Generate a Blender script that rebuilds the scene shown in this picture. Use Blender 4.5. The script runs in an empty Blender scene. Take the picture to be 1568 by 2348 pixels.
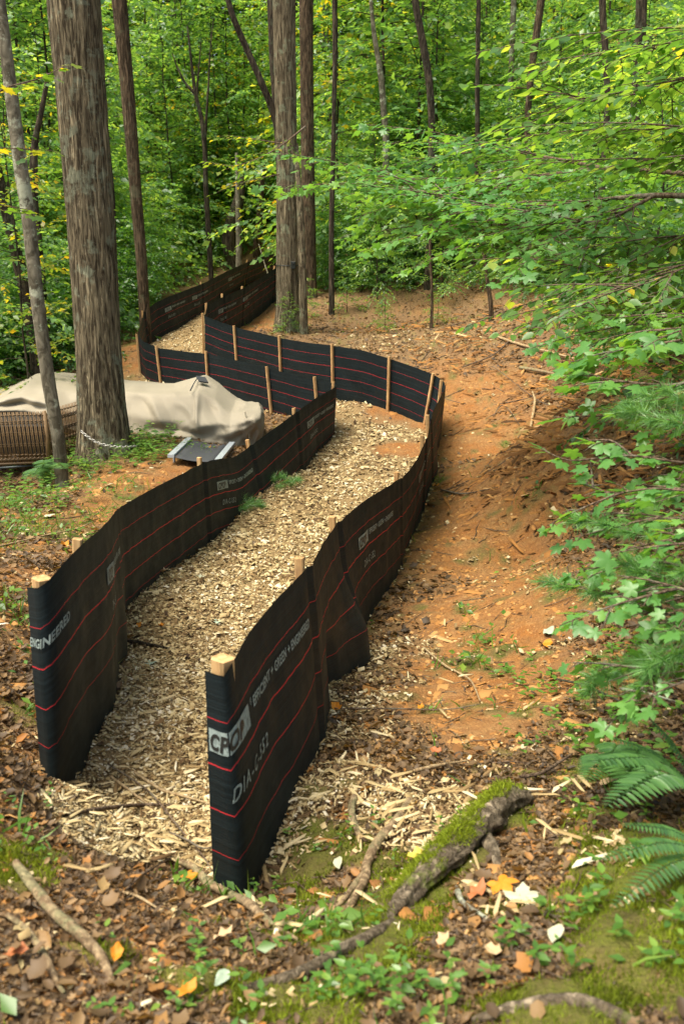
import bpy, bmesh, math, random
import numpy as np
from mathutils import Vector, Matrix, Euler

# ------------------------------------------------------------------ camera, sky, sun, exposure
sc = bpy.context.scene
col = sc.collection
CAMZ = 2.7; PITCH = math.radians(16.3); FPX = 2283.0
cam_d = bpy.data.cameras.new('camera'); cam = bpy.data.objects.new('camera', cam_d); col.objects.link(cam)
cam.location = (0, 0, CAMZ); cam.rotation_euler = (math.radians(90) - PITCH, 0, 0)
cam_d.sensor_fit = 'VERTICAL'; cam_d.sensor_height = 36; cam_d.lens = 36 * FPX / 2348
cam_d.clip_end = 400; cam_d.clip_start = 0.05
cam_d.dof.use_dof = True; cam_d.dof.focus_distance = 8.0; cam_d.dof.aperture_fstop = 4.2
sc.camera = cam
world = bpy.data.worlds.new('World'); sc.world = world; world.use_nodes = True
wn = world.node_tree; wn.nodes.clear()
sky = wn.nodes.new('ShaderNodeTexSky'); sky.sky_type = 'NISHITA'; sky.sun_disc = False
SUN_EL, SUN_AZ = math.radians(66), math.radians(240)       # azimuth from +Y towards +X
sky.sun_elevation = SUN_EL; sky.sun_rotation = SUN_AZ; sky.air_density = 0.7; sky.dust_density = 3.0; sky.ozone_density = 0.4
bg = wn.nodes.new('ShaderNodeBackground'); bg.inputs[1].default_value = 0.15
wo = wn.nodes.new('ShaderNodeOutputWorld')
tintn = wn.nodes.new('ShaderNodeMix'); tintn.data_type = 'RGBA'; tintn.blend_type = 'MULTIPLY'; tintn.inputs[0].default_value = 1; tintn.inputs[7].default_value = (1, .95, .78, 1)
wn.links.new(sky.outputs[0], tintn.inputs[6]); wn.links.new(tintn.outputs[2], bg.inputs[0]); wn.links.new(bg.outputs[0], wo.inputs[0])
sun_d = bpy.data.lights.new('sun', 'SUN'); sun_d.energy = 2.8; sun_d.angle = math.radians(36); sun_d.color = (1, .95, .84)
sun = bpy.data.objects.new('sun', sun_d); col.objects.link(sun)
sdir = Vector((math.sin(SUN_AZ) * math.cos(SUN_EL), math.cos(SUN_AZ) * math.cos(SUN_EL), math.sin(SUN_EL)))
sun.rotation_euler = sdir.to_track_quat('Z', 'Y').to_euler(); sun.location = (0, 0, 30)
sc.view_settings.view_transform = 'Standard'; sc.view_settings.look = 'None'
sc.view_settings.exposure = 1.25; sc.view_settings.gamma = 1
sc.cycles.max_bounces = 9; sc.cycles.diffuse_bounces = 7; sc.cycles.glossy_bounces = 2
sc.cycles.transmission_bounces = 4; sc.cycles.caustics_reflective = False; sc.cycles.caustics_refractive = False

rng = np.random.default_rng(7)
random.seed(7)
# ------------------------------------------------------------------ picture-to-place measuring helpers
cp, sp = math.cos(PITCH), math.sin(PITCH)
def ray(px, py):
    a = (px - 784) / FPX; b = -(py - 1174) / FPX
    y = cp + b * sp
    return a / y, (-sp + b * cp) / y              # x and z per metre of forward distance
def W(px, py, d):
    a, s = ray(px, py)
    return Vector((a * d, d, CAMZ + s * d))

# ------------------------------------------------------------------ noise
def _hash(i, j, seed):
    h = (i.astype(np.int64) * 374761393 + j.astype(np.int64) * 668265263 + seed * 974634777) & 0xffffffff
    h = ((h ^ (h >> 13)) * 1274126177) & 0xffffffff
    return ((h ^ (h >> 16)) & 0xffff) / 65535.0
def vnoise(x, y, seed=0):
    x = np.asarray(x, float); y = np.asarray(y, float)
    i = np.floor(x); j = np.floor(y); fx = x - i; fy = y - j
    fx = fx * fx * (3 - 2 * fx); fy = fy * fy * (3 - 2 * fy)
    i = i.astype(np.int64); j = j.astype(np.int64)
    a = _hash(i, j, seed); b = _hash(i + 1, j, seed); c = _hash(i, j + 1, seed); d = _hash(i + 1, j + 1, seed)
    return (a * (1 - fx) + b * fx) * (1 - fy) + (c * (1 - fx) + d * fx) * fy - .5
def fbm(x, y, f, seed=0, o=3):
    r = 0; a = 1
    for k in range(o): r = r + a * vnoise(x * f, y * f, seed + k); f *= 2.1; a *= .5
    return r

# ------------------------------------------------------------------ the two fence lines: top px, base px, distance
RROWS = [(470,1537,492,2012,2.97),(512,1551,552,2047,2.87),(524,1534,568,2030,2.9),(570,1452,622,1890,3.2),(640,1365,690,1770,3.6),(708,1300,738,1692,4.05),
 (740,1245,765,1580,4.9),(776,1197,803,1478,5.9),(840,1145,850,1410,6.8),(919,1097,919,1306,8.0),(927,1091,927,1268,8.4),(955,1052,945,1225,9.1),
 (978,1005,968,1183,10.0),(990,950,998,1105,11.3),(1008,912,1003,1040,12.7),(1021,886,1010,1000,13.9),(1017,876,1000,985,14.5),
 (1000,862,978,968,14.8),(945,840,935,955,15.0),(893,822,889,940,15.2),(825,802,830,924,15.5),(767,793,768,912,15.9),(700,785,705,898,16.6),(645,775,648,882,17.3),
 (540,750,546,848,18.5),(470,724,472,812,19.3),(476,702,474,800,19.8),(500,686,505,785,20.6),(560,660,555,748,22.5),(600,635,590,722,24),
 (636,612,626,692,25.6),(680,590,670,665,27.5)]
LROWS = [(62,1345,98,1772,3.62),(96,1346,128,1794,3.5),(145,1293,160,1765,3.65),(190,1247,200,1700,3.95),(240,1203,258,1600,4.5),(262,1175,278,1480,5.4),(280,1160,288,1390,6.4),
 (370,1110,385,1315,7.6),(467,1062,480,1245,8.8),(500,1052,515,1212,9.3),(540,1047,565,1170,10.0),(600,1003,625,1125,10.9),(680,945,690,1080,12.0),
 (725,912,728,1035,12.9),(771,886,762,1000,13.8),(766,879,765,985,14.3),(725,872,733,965,14.8),(680,862,686,952,15.2),(618,845,628,945,15.7),
 (550,828,556,925,16.5),(477,812,482,905,17.3),(365,798,375,885,18.3),(330,783,338,872,18.8),(316,765,322,850,19.4),(322,745,322,830,20.2),
 (331,716,340,792,21.8),(355,695,365,775,22.5),(390,679,400,757,23.3),(465,650,465,715,25.5),(520,622,515,685,27.7),(570,600,560,660,30),
 (635,573,630,625,33),(690,560,685,605,35)]
def rows3(rows):
    T = np.array([W(a, b, d) for a, b, c, e, d in rows]); B = np.array([W(c, e, d) for a, b, c, e, d in rows])
    return T, B
def catmull(P, n, tn=.8):
    P = np.asarray(P); m = len(P); out = []
    for i in range(m - 1):
        p0 = P[max(i - 1, 0)]; p1 = P[i]; p2 = P[i + 1]; p3 = P[min(i + 2, m - 1)]
        d1 = np.linalg.norm(p2 - p1) + 1e-9
        m1 = (p2 - p0) / (np.linalg.norm(p2 - p0) + 1e-9) * d1 * tn; m2 = (p3 - p1) / (np.linalg.norm(p3 - p1) + 1e-9) * d1 * tn
        for k in range(n):
            t = k / n; t2 = t * t; t3 = t2 * t
            out.append((2*t3-3*t2+1)*p1 + (t3-2*t2+t)*m1 + (-2*t3+3*t2)*p2 + (t3-t2)*m2)
    out.append(P[-1]); return np.array(out)
RT, RB = rows3(RROWS); LT, LB = rows3(LROWS)

# ------------------------------------------------------------------ ground height: a smooth surface through measured points
cps = []
for _B in (RB, LB):
    for i_, p in enumerate(_B):
        if i_ % 2 == 0 or i_ < 7: cps.append((p[0], p[1], p[2] - (.06 if i_ < 6 else .015)))
for px, py, z in [(1200,1300,-.1),(1100,1000,-.1),(1300,1000,.1),(1300,1500,.3),(1500,1400,.6),(1300,1800,.62),(1000,1900,.66),
                  (784,2348,1.0),(200,2230,.97),(60,1900,.86),(1500,2200,1.12),(250,1100,.0),(60,1300,.24),(40,1500,.52),(30,1700,.8),(140,1450,.42),(400,1052,-.05),(470,1075,-.05),
                  (240,1020,.02),(300,830,-.05),(20,820,-.4),(665,765,.45),(900,735,.5),(1100,720,.8),(1300,720,1.1),(1560,720,1.6),(1400,850,1.1),(1450,950,.95),(1500,1150,.75),
                  (400,2050,.72),(700,2150,.82),(1100,2050,.82),(1150,850,.3),(1200,1600,.35),(30,1120,-.40),(90,1125,-.36),(560,735,.45)]:
    a, s = ray(px, py); d = (z - CAMZ) / s; cps.append((a * d, d, z))
cps += [(8,40,7.5),(-8,40,1.5),(0,45,4.5),(15,30,8),(6,26,2.8),(-15,30,-.5),(12,18,4.2),(9,12,2.6),(6,7,1.5),(4,4.5,1.1),(-6,5,.7),(-12,12,-.2),(-8,17,-.3),
        (-6,0,1.1),(6,-3,1.6),(0,-5,1.3),(25,60,18),(-25,60,5),(0,75,14),(35,10,12),(-35,10,-1),(-35,40,1),(40,40,18),(0,-12,1.5),(-20,-10,1),(20,-10,3),(-9,25,-.1),(0,30,1.2)]
cps = np.array(cps)
C2 = .7
def _phi(r2): return np.sqrt(r2 + C2 * C2)
_A = _phi(((cps[:, None, :2] - cps[None, :, :2]) ** 2).sum(-1)); N_ = len(cps)
_M = np.zeros((N_ + 3, N_ + 3)); _M[:N_, :N_] = _A - .004 * np.eye(N_)
_P = np.c_[np.ones(N_), cps[:, :2]]; _M[:N_, N_:] = _P; _M[N_:, :N_] = _P.T
_w = np.linalg.solve(_M, np.r_[cps[:, 2], 0, 0, 0])
def hz(x, y, fine=True):
    x = np.atleast_1d(np.asarray(x, float)); y = np.atleast_1d(np.asarray(y, float)); sh = x.shape
    x = x.ravel(); y = y.ravel(); out = np.empty(len(x))
    for s in range(0, len(x), 40000):
        xs = x[s:s+40000]; ys = y[s:s+40000]
        ph = _phi((xs[:, None] - cps[:, 0]) ** 2 + (ys[:, None] - cps[:, 1]) ** 2)
        out[s:s+40000] = ph @ _w[:N_] + _w[N_] + _w[N_+1] * xs + _w[N_+2] * ys
    if fine: out = out + .05 * vnoise(x * 1.3, y * 1.3, 5) + .03 * vnoise(x * 4, y * 4, 6) + .014 * vnoise(x * 13, y * 13, 8)
    return out.reshape(sh)
_dd = 1.2 * (1.006 ** np.arange(720))
def G(px, py):
    a, s = ray(px, py); h = hz(a * _dd, _dd)
    k = np.argmax(CAMZ + s * _dd < h); d = _dd[k] if k else 60.
    return Vector((a * d, d, float(hz(a * d, d)[0])))
def gz(x, y): return float(hz(x, y)[0])

# ------------------------------------------------------------------ ground cover masks
def inpoly(x, y, poly):
    r = np.zeros(np.shape(x), bool); n = len(poly); j = n - 1
    for i in range(n):
        xi, yi = poly[i][:2]; xj, yj = poly[j][:2]
        if yi != yj: r ^= ((yi > y) != (yj > y)) & (x < (xj - xi) * (y - yi) / (yj - yi) + xi)
        j = i
    return r
RC = catmull(RB, 4); LC = catmull(LB, 4)
CORR = [tuple(p[:2]) for p in RC] + [tuple(p[:2]) for p in LC[::-1]]
MOUTH = [tuple(G(*q)[:2]) for q in [(100,1770),(140,1900),(200,1960),(300,1990),(420,1960),(500,2040),(545,2045),(492,2012)]]
def blobs(x, y, L):
    r = np.zeros(np.shape(x))
    for c, rad, w in L: r = np.maximum(r, w * np.exp(-(((x - c[0]) ** 2 + (y - c[1]) ** 2) / rad ** 2) ** 1.3))
    return r
def BL(L, k=1): return [(G(a, b), r * k, w) for a, b, r, w in L]
def seg(p, q, n, r, w): return [(p[0] + (q[0] - p[0]) * t, p[1] + (q[1] - p[1]) * t, r, w) for t in np.linspace(0, 1, n)]
CLAY = BL(seg((1040,900),(1110,1080),4,1.3,1)+seg((1110,1080),(1120,1300),5,1.0,1)+seg((1120,1300),(1090,1600),6,.75,1)+[(1100,1680,.32,.9),(1250,1250,.9,.6),(1200,1150,1.1,.75),(1050,850,1.2,.6),(1100,960,1.,.7),(1200,1350,.6,.7),(1200,1480,.45,.6),(1020,1400,.45,.6),
  (945,1020,.75,1),(985,960,.5,1),(900,935,.8,.75),(820,925,.7,.6),(300,1090,1.0,1),(400,1070,.9,1),(200,1180,.7,.8),(310,1130,.8,.9),(120,1270,.5,.45),(70,1760,.25,.7),(60,1340,.5,.7),(30,1450,.35,.6),(150,1330,.5,.7),(330,2180,.22,.6),(250,2280,.15,.5),(450,2130,.15,.5),(650,2250,.12,.4),(300,850,1.3,.9),(230,820,2.5,.8),(600,735,1.2,1),(560,755,.9,1),(480,795,.5,.7),
  (1000,700,1.5,.4),(1080,2150,.2,.3),(980,1660,.25,.5)])
CHIPS = BL([(830,1500,.45,.8),(850,1560,.35,.7),(800,1620,.25,.8),(700,1800,.28,.9),(660,1900,.22,.9),(610,1980,.14,.8),(960,1880,.24,1),(1000,1920,.18,.9),(900,1850,.18,.9),(1100,760,1.3,.35),(900,790,1.6,.5),(820,1700,.25,.6),(1300,1450,.3,.3),(1270,1480,.2,.4),(300,880,.8,.6)])
NOCH = BL([(950,1030,.6,1),(985,970,.42,1),(920,940,.6,.8),(320,1500,.12,.4)])
MOSS = BL([(1000,2010,.16,1),(920,2080,.18,1),(850,2150,.2,1),(780,1960,.14,.9),(720,1930,.1,.7),(760,2060,.14,.8),(640,2280,.16,.6),(1450,2150,.22,1),(1540,2050,.2,1),(1530,2250,.22,.8),(40,1990,.14,.9),(1400,1780,.2,.7),(1300,1790,.12,.5),
  (1130,1880,.12,.9),(60,1620,.15,.5),(1520,1940,.18,.9),(1330,2310,.15,.9),(1460,1900,.2,.6),(250,2190,.06,.8),(1030,1960,.1,.9),(900,1990,.12,.9),(700,2020,.1,.8),(1480,2020,.2,1)], 1.25)
GRASS = BL([(330,1035,.7,1.3),(430,1040,.5,1.3),(230,1055,.5,1.3),(80,1200,.9,1),(40,1400,.5,1),(150,1130,.7,.8),(60,1480,.35,.7),(330,1040,.55,1),(420,1045,.5,1),(250,1045,.6,1),(180,1060,.5,.8),(60,1150,1,1),(20,1560,.3,.8),(60,1920,.12,.6),(150,1240,.6,.5)])
def masks(x, y):
    n1 = fbm(x, y, 2.2, 21); n2 = fbm(x, y, 7, 31)
    pw = inpoly(x + .05 * n2, y + .05 * n2, CORR) | inpoly(x + .12 * n2, y + .12 * n2, MOUTH)
    nc = np.clip(blobs(x, y, NOCH) * 2.2 + n1 * .8 + n2 * .6 - .5, 0, 1)
    chips = np.clip(np.where(pw, 1 - nc, 0) + np.where(pw, 0, np.clip(blobs(x, y, CHIPS) + n2 * .7 - .1, 0, 1)), 0, 1)
    clay = np.clip(blobs(x, y, CLAY) * 1.5 + n1 * .6 + n2 * .5 - .28, 0, 1) * (1 - chips * .9)
    moss = np.clip(blobs(x, y, MOSS) * 2.3 + n2 * 2.2 + n1 * .8 - .55, 0, 1) * (1 - np.where(pw, 1, 0))
    grass = np.clip(blobs(x, y, GRASS) + n1 * 1.0 + n2 * .5 - .15, 0, 1) * (1 - np.where(pw, 1, 0))
    clay = clay * (1 - moss)
    return chips, clay, moss, grass, pw

# ------------------------------------------------------------------ materials
class NT:
    def __init__(s, name):
        s.m = bpy.data.materials.new(name); s.m.use_nodes = True; s.t = s.m.node_tree; s.t.nodes.clear()
        s.out = s.n('ShaderNodeOutputMaterial')
    def n(s, t, **k):
        q = s.t.nodes.new(t)
        for a, b in k.items():
            if a.startswith('i_'):
                key = a[2:]; key = int(key) if key.isdigit() else key
                s.set(q, key, b)
            else: setattr(q, a, b)
        return q
    def set(s, q, key, v):
        if isinstance(v, bpy.types.NodeSocket): s.t.links.new(v, q.inputs[key])
        elif isinstance(v, bpy.types.Node): s.t.links.new(v.outputs[0], q.inputs[key])
        else: q.inputs[key].default_value = v
    def noise(s, vec, scale, detail=3, rough=.55, dist=0):
        q = s.n('ShaderNodeTexNoise', i_Scale=scale, i_Detail=detail, i_Roughness=rough, i_Distortion=dist); s.set(q, 'Vector', vec); return q.outputs[0]
    def ramp(s, fac, stops, interp='LINEAR'):
        q = s.n('ShaderNodeValToRGB'); s.set(q, 0, fac); q.color_ramp.interpolation = interp
        e = q.color_ramp.elements
        while len(e) < len(stops): e.new(.5)
        for i, (p, c) in enumerate(stops):
            e[i].position = p; e[i].color = (c, c, c, 1) if not hasattr(c, '__len__') else (*c, 1)
        return q.outputs[0]
    def mix(s, f, a, b, mode='MIX'):
        q = s.n('ShaderNodeMix', data_type='RGBA', blend_type=mode); s.set(q, 0, f)
        s.set(q, 6, a if not isinstance(a, tuple) else (*a, 1)); s.set(q, 7, b if not isinstance(b, tuple) else (*b, 1)); return q.outputs[2]
    def math(s, op, a, b=0.0, clamp=False):
        q = s.n('ShaderNodeMath', operation=op, use_clamp=clamp); s.set(q, 0, a); s.set(q, 1, b); return q.outputs[0]
    def mapv(s, vec, scale=(1,1,1), rot=(0,0,0)):
        q = s.n('ShaderNodeMapping'); s.set(q, 0, vec); q.inputs['Scale'].default_value = scale; q.inputs['Rotation'].default_value = rot; return q.outputs[0]
    def co(s, k='Object'): return s.n('ShaderNodeTexCoord').outputs[k]
    def attr(s, name, out='Fac'): return s.n('ShaderNodeAttribute', attribute_name=name).outputs[out]
    def bump(s, h, strength=.5, dist=.01, normal=None):
        q = s.n('ShaderNodeBump', i_Strength=strength, i_Distance=dist); s.set(q, 'Height', h)
        if normal is not None: s.set(q, 'Normal', normal)
        return q.outputs[0]
    def pbr(s, color, rough=.7, normal=None, spec=.3, metal=0, **k):
        q = s.n('ShaderNodeBsdfPrincipled'); s.set(q, 'Base Color', color if not isinstance(color, tuple) else (*color, 1))
        s.set(q, 'Roughness', rough); s.set(q, 'Specular IOR Level', spec); s.set(q, 'Metallic', metal)
        if normal is not None: s.set(q, 'Normal', normal)
        return q.outputs[0]
    def done(s, sh): s.t.links.new(sh, s.out.inputs[0]); return s.m

def leaf_mat(name, stops, trans=(.30,.42,.04), tf=.5, rough=.36, spec=.6):
    m = NT(name); tint = m.attr('tint'); c = m.ramp(tint, stops)
    nz = m.noise(m.co('Object'), 14, 2); c = m.mix(m.math('MULTIPLY', nz, .5), c, m.mix(1, c, (.62,.75,.5), 'MULTIPLY'))
    p = m.pbr(c, rough, spec=spec)
    tc = m.mix(.5, m.mix(1, c, (2.4,2.1,1.0), 'MULTIPLY'), m.mix(1, c, (3.4,2.7,.9), 'MULTIPLY'))
    t = m.n('ShaderNodeBsdfTranslucent'); m.set(t, 0, tc)
    x = m.n('ShaderNodeMixShader'); x.inputs[0].default_value = tf; m.t.links.new(p, x.inputs[1]); m.t.links.new(t.outputs[0], x.inputs[2])
    return m.done(x.outputs[0])
G1 = [(0,(.035,.100,.026)),(.3,(.070,.170,.040)),(.6,(.125,.25,.055)),(.85,(.24,.36,.075)),(.94,(.42,.42,.05)),(.975,(.42,.30,.02)),(1,(.45,.17,.015))]
M_leaf = leaf_mat('leaf_green', G1)
M_leafF = leaf_mat('leaf_far_lightened', [(0,(.042,.115,.042)),(.3,(.085,.20,.062)),(.6,(.155,.30,.085)),(.86,(.26,.40,.12)),(.965,(.45,.46,.07)),(1,(.50,.30,.03))])  # far copy of the green leaf, colour lightened to carry the brighter background light
M_leafY = leaf_mat('leaf_yellowing', [(0,(.035,.10,.016)),(.35,(.075,.17,.022)),(.6,(.16,.23,.025)),(.8,(.34,.30,.02)),(.95,(.50,.33,.02)),(1,(.5,.2,.02))])
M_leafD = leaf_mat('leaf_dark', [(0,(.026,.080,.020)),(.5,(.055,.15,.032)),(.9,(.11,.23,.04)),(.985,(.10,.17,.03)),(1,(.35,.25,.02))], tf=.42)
M_maple = leaf_mat('leaf_maple', [(0,(.060,.17,.040)),(.5,(.10,.245,.055)),(.9,(.16,.32,.06)),(.97,(.15,.24,.04)),(.985,(.42,.30,.02)),(1,(.45,.15,.02))], rough=.38, tf=.36, spec=.45)
M_needle = leaf_mat('pine_needles', [(0,(.05,.14,.04)),(.6,(.10,.24,.06)),(1,(.18,.34,.09))], tf=.25)
M_fern = leaf_mat('fern_green', [(0,(.035,.10,.03)),(1,(.09,.20,.05))], tf=.3)
M_weed = leaf_mat('weed_green', [(0,(.05,.12,.02)),(.6,(.11,.23,.035)),(1,(.22,.33,.05))], tf=.35)
M_moss = leaf_mat('moss_green', [(0,(.06,.075,.010)),(.5,(.15,.19,.016)),(1,(.27,.33,.03))], tf=.25, rough=.8, spec=.1)
M_litter = leaf_mat('dead_leaf', [(0,(.045,.029,.016)),(.3,(.105,.064,.033)),(.55,(.185,.112,.056)),(.78,(.29,.175,.080)),(.93,(.34,.14,.03)),(1,(.40,.31,.16))], tf=.15, rough=.55, spec=.3)

def chip_mat():
    m = NT('wood_chip'); t = m.attr('tint')
    c = m.ramp(t, [(0,(.05,.030,.016)),(.2,(.15,.090,.038)),(.40,(.34,.245,.11)),(.70,(.52,.42,.22)),(.9,(.66,.57,.36)),(1,(.74,.68,.52))])
    nz = m.noise(m.mapv(m.co(), (1,1,1)), 60, 2); c = m.mix(m.math('MULTIPLY', nz, .5), c, m.mix(1, c, (.6,.5,.4), 'MULTIPLY'))
    return m.done(m.pbr(c, .75, spec=.2))
M_chip = chip_mat()
def crumb_mat():
    m = NT('clay_crumb'); t = m.attr('tint')
    c = m.ramp(t, [(0,(.07,.038,.018)),(.25,(.20,.095,.034)),(.65,(.33,.155,.045)),(.88,(.42,.24,.09)),(1,(.60,.44,.24))])
    return m.done(m.pbr(c, .9, spec=.1))
M_crumb = crumb_mat()
def ground_mat():
    m = NT('forest_floor'); o = m.co(); ms = m.n('ShaderNodeAttribute', attribute_name='cover').outputs['Color']; mo = m.attr('mossy')
    s = m.n('ShaderNodeSeparateColor'); m.set(s, 0, ms)
    n1 = m.noise(o, 3, 5); n2 = m.noise(o, 22, 5, .65); n3 = m.noise(o, 90, 3, .6); n4 = m.noise(o, 9, 4, .6, .6)
    dirt = m.mix(n2, (.095,.056,.028), (.27,.165,.08)); dirt = m.mix(m.ramp(n3, [(.55,0),(.7,1)]), dirt, (.30,.19,.10))
    clay = m.mix(m.ramp(n1, [(.38,0),(.62,1)]), (.33,.135,.034), (.33,.185,.070)); clay = m.mix(m.ramp(n2, [(.35,.8),(.62,0)]), clay, (.20,.085,.03)); clay = m.mix(m.ramp(n3, [(.58,0),(.72,.7)]), clay, (.56,.33,.14))
    clay = m.mix(m.ramp(n4, [(.45,0),(.7,.6)]), clay, (.30,.15,.06))
    chip = m.mix(n3, (.14,.085,.04), (.42,.30,.14))
    moss = m.mix(n3, (.05,.065,.010), (.17,.20,.02)); moss = m.mix(m.ramp(n4, [(.4,.7),(.6,0)]), moss, (.10,.075,.03))
    c = m.mix(s.outputs[1], dirt, clay); c = m.mix(s.outputs[0], c, chip); c = m.mix(m.math('MULTIPLY', mo, .9), c, moss)
    c = m.mix(m.math('MULTIPLY', s.outputs[2], .35), c, (.07,.09,.025))
    h = m.math('ADD', m.math('MULTIPLY', n2, .7), m.math('MULTIPLY', n3, .35))
    return m.done(m.pbr(c, .9, m.bump(h, 1.0, .045), spec=.15))
M_ground = ground_mat()
def bark_mat(name, dark, light, lichen, sc_=1.0, lich=.5, zs=.14, bump=.03):
    m = NT(name); o = m.co()
    v = m.mapv(o, (16*sc_,16*sc_,16*sc_*zs)); n1 = m.noise(v, 1.0, 6, .62, .8); n2 = m.noise(m.mapv(o, (60,60,12)), 1, 4, .6)
    r = m.ramp(n1, [(.40,0),(.50,.5),(.62,1)]); c = m.mix(r, dark, light); c = m.mix(m.math('MULTIPLY', n2, .6), c, m.mix(1, c, (.5,.45,.4), 'MULTIPLY'))
    l = m.ramp(m.math('MULTIPLY', m.noise(o, 5, 5, .7), m.math('ADD', m.noise(o, 1.1, 3), .45)), [(.52,0),(.60,1)])
    c = m.mix(m.math('MULTIPLY', l, lich), c, lichen)
    h = m.math('ADD', r, m.math('MULTIPLY', n2, .3))
    return m.done(m.pbr(c, .88, m.bump(h, 1.0, bump), spec=.15))
M_barkA = bark_mat('oak_bark', (.048,.036,.021), (.34,.285,.18), (.30,.33,.23), 2.1, .6, .10)
M_barkB = bark_mat('poplar_bark', (.06,.045,.026), (.36,.30,.19), (.29,.33,.21), 2.3, .6, .08)
M_barkC = bark_mat('smooth_bark', (.09,.08,.055), (.23,.21,.155), (.36,.38,.28), .8, .9, .5, .006)
M_barkD = bark_mat('dark_bark', (.028,.022,.015), (.12,.095,.065), (.12,.14,.09), 1.2, .4, .15)
M_barkE = bark_mat('brown_bark', (.040,.028,.016), (.20,.14,.085), (.18,.19,.11), 2.0, .4, .12)
M_twig = bark_mat('twig_bark', (.07,.045,.03), (.22,.16,.11), (.25,.26,.2), 3, .3, .3, .004)
M_pale = bark_mat('stripped_wood', (.30,.20,.10), (.50,.38,.22), (.4,.35,.2), 2, .2, .1, .004)
M_root = bark_mat('root_bark', (.17,.115,.065), (.42,.31,.18), (.22,.24,.12), 2.2, .5, .3, .006)
M_mossroot = bark_mat('mossy_root_bark', (.11,.085,.055), (.32,.26,.18), (.20,.25,.04), 2.4, .9, .6, .012)
def wood_mat():
    m = NT('stake_wood'); o = m.co(); n = m.noise(m.mapv(o, (45,45,3)), 1, 4, .6, .5)
    oi = m.n('ShaderNodeObjectInfo').outputs['Random']
    c = m.mix(m.ramp(n, [(.3,0),(.7,1)]), (.36,.19,.075), (.62,.42,.20)); c = m.mix(m.math('MULTIPLY', oi, .5), c, m.mix(1, c, (.7,.58,.42), 'MULTIPLY'))
    st = m.noise(o, 9, 3); c = m.mix(m.ramp(st, [(.56,0),(.7,.55)]), c, (.22,.12,.06))
    return m.done(m.pbr(c, .7, m.bump(n, .4, .003), spec=.25))
M_wood = wood_mat()
def fabric_mat():
    m = NT('silt_fabric'); uv = m.n('ShaderNodeUVMap').outputs[0]; s = m.n('ShaderNodeSeparateXYZ'); m.set(s, 0, uv)
    u, v = s.outputs[0], s.outputs[1]
    wob = m.math('MULTIPLY', m.math('SUBTRACT', m.noise(m.mapv(uv, (9,0,0)), 1, 3), .5), .014)
    vv = m.math('ADD', v, wob); red = None
    for k, (y, w) in enumerate([(.165,.0016),(.335,.0027),(.505,.0020),(.672,.0012)]):
        a = m.math('LESS_THAN', m.math('ABSOLUTE', m.math('SUBTRACT', vv, y)), w)
        red = a if red is None else m.math('MAXIMUM', red, a)
    ribs = m.math('SINE', m.math('MULTIPLY', v, 560.0)); rn = m.noise(m.mapv(uv, (1.2,62,0)), 1, 3, .7)
    vert = m.noise(m.mapv(uv, (42,1.5,0)), 1, 4, .65)
    dirt = m.noise(uv, 4.5, 5, .7); dirt2 = m.noise(uv, 30, 3, .6)
    c = m.mix(m.ramp(rn, [(.4,0),(.75,.8)]), (.0045,.0088,.0100), (.015,.027,.031))
    c = m.mix(m.ramp(vert, [(.55,0),(.75,.55)]), c, (.017,.019,.014))
    dm = m.math('MULTIPLY', m.ramp(dirt, [(.45,0),(.72,1)]), m.math('MULTIPLY', m.ramp(v, [(.1,.25),(.75,1)]), .5))
    c = m.mix(dm, c, (.016,.0165,.011)); c = m.mix(m.ramp(dirt2, [(.70,0),(.76,.3)]), c, (.05,.04,.026))
    c = m.mix(red, c, (.50,.028,.035))
    h = m.math('ADD', m.math('MULTIPLY', ribs, .25), m.math('ADD', rn, m.math('MULTIPLY', red, .8)))
    p = m.pbr(c, m.ramp(dirt, [(.3,.55),(.7,.78)]), m.bump(h, .35, .002), spec=.25)
    t = m.n('ShaderNodeBsdfTranslucent'); m.set(t, 0, m.mix(red, (.004,.007,.007), (.3,.01,.01)))
    x = m.n('ShaderNodeMixShader'); x.inputs[0].default_value = .15; m.t.links.new(p, x.inputs[1]); m.t.links.new(t.outputs[0], x.inputs[2])
    return m.done(x.outputs[0])
M_fabric = fabric_mat()
def simple(name, c1, c2, scale=8, rough=.7, spec=.3, metal=0, bump=.2, bd=.003):
    m = NT(name); n = m.noise(m.co(), scale, 4, .6); return m.done(m.pbr(m.mix(n, c1, c2), rough, m.bump(n, bump, bd), spec, metal))
def print_mat():
    m = NT('white_print'); n = m.noise(m.co(), 55, 4, .7); n2 = m.noise(m.co(), 6, 2)
    f = m.ramp(m.math('ADD', n, m.math('MULTIPLY', n2, .3)), [(.45,.25),(.7,1)])
    return m.done(m.pbr(m.mix(f, (.05,.062,.058), (.27,.33,.31)), .6, spec=.3))
M_print = print_mat()
def cloth_mat():
    m = NT('cover_canvas'); o = m.co(); n = m.noise(o, 2.2, 4, .6); w = m.noise(m.mapv(o, (1,1,1)), 300, 2); st = m.noise(o, 6, 5, .7)
    c = m.mix(n, (.29,.252,.185), (.335,.295,.22)); c = m.mix(m.ramp(st, [(.5,0),(.75,.12)]), c, (.26,.22,.15))
    return m.done(m.pbr(c, .7, m.bump(w, .25, .002), spec=.25))
M_cover = cloth_mat()
M_wick = simple('rattan', (.11,.065,.03), (.26,.165,.075), 30, .6)
M_wick2 = simple('rattan_band', (.07,.045,.025), (.19,.125,.065), 60, .6)
M_metal = simple('dark_tube', (.03,.04,.04), (.06,.07,.07), 20, .45, .5, .6)
M_alu = simple('grey_aluminium', (.34,.39,.43), (.46,.51,.54), 12, .42, .5, .35)
M_sling = simple('charcoal_sling', (.035,.038,.042), (.055,.058,.062), 80, .75)
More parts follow.
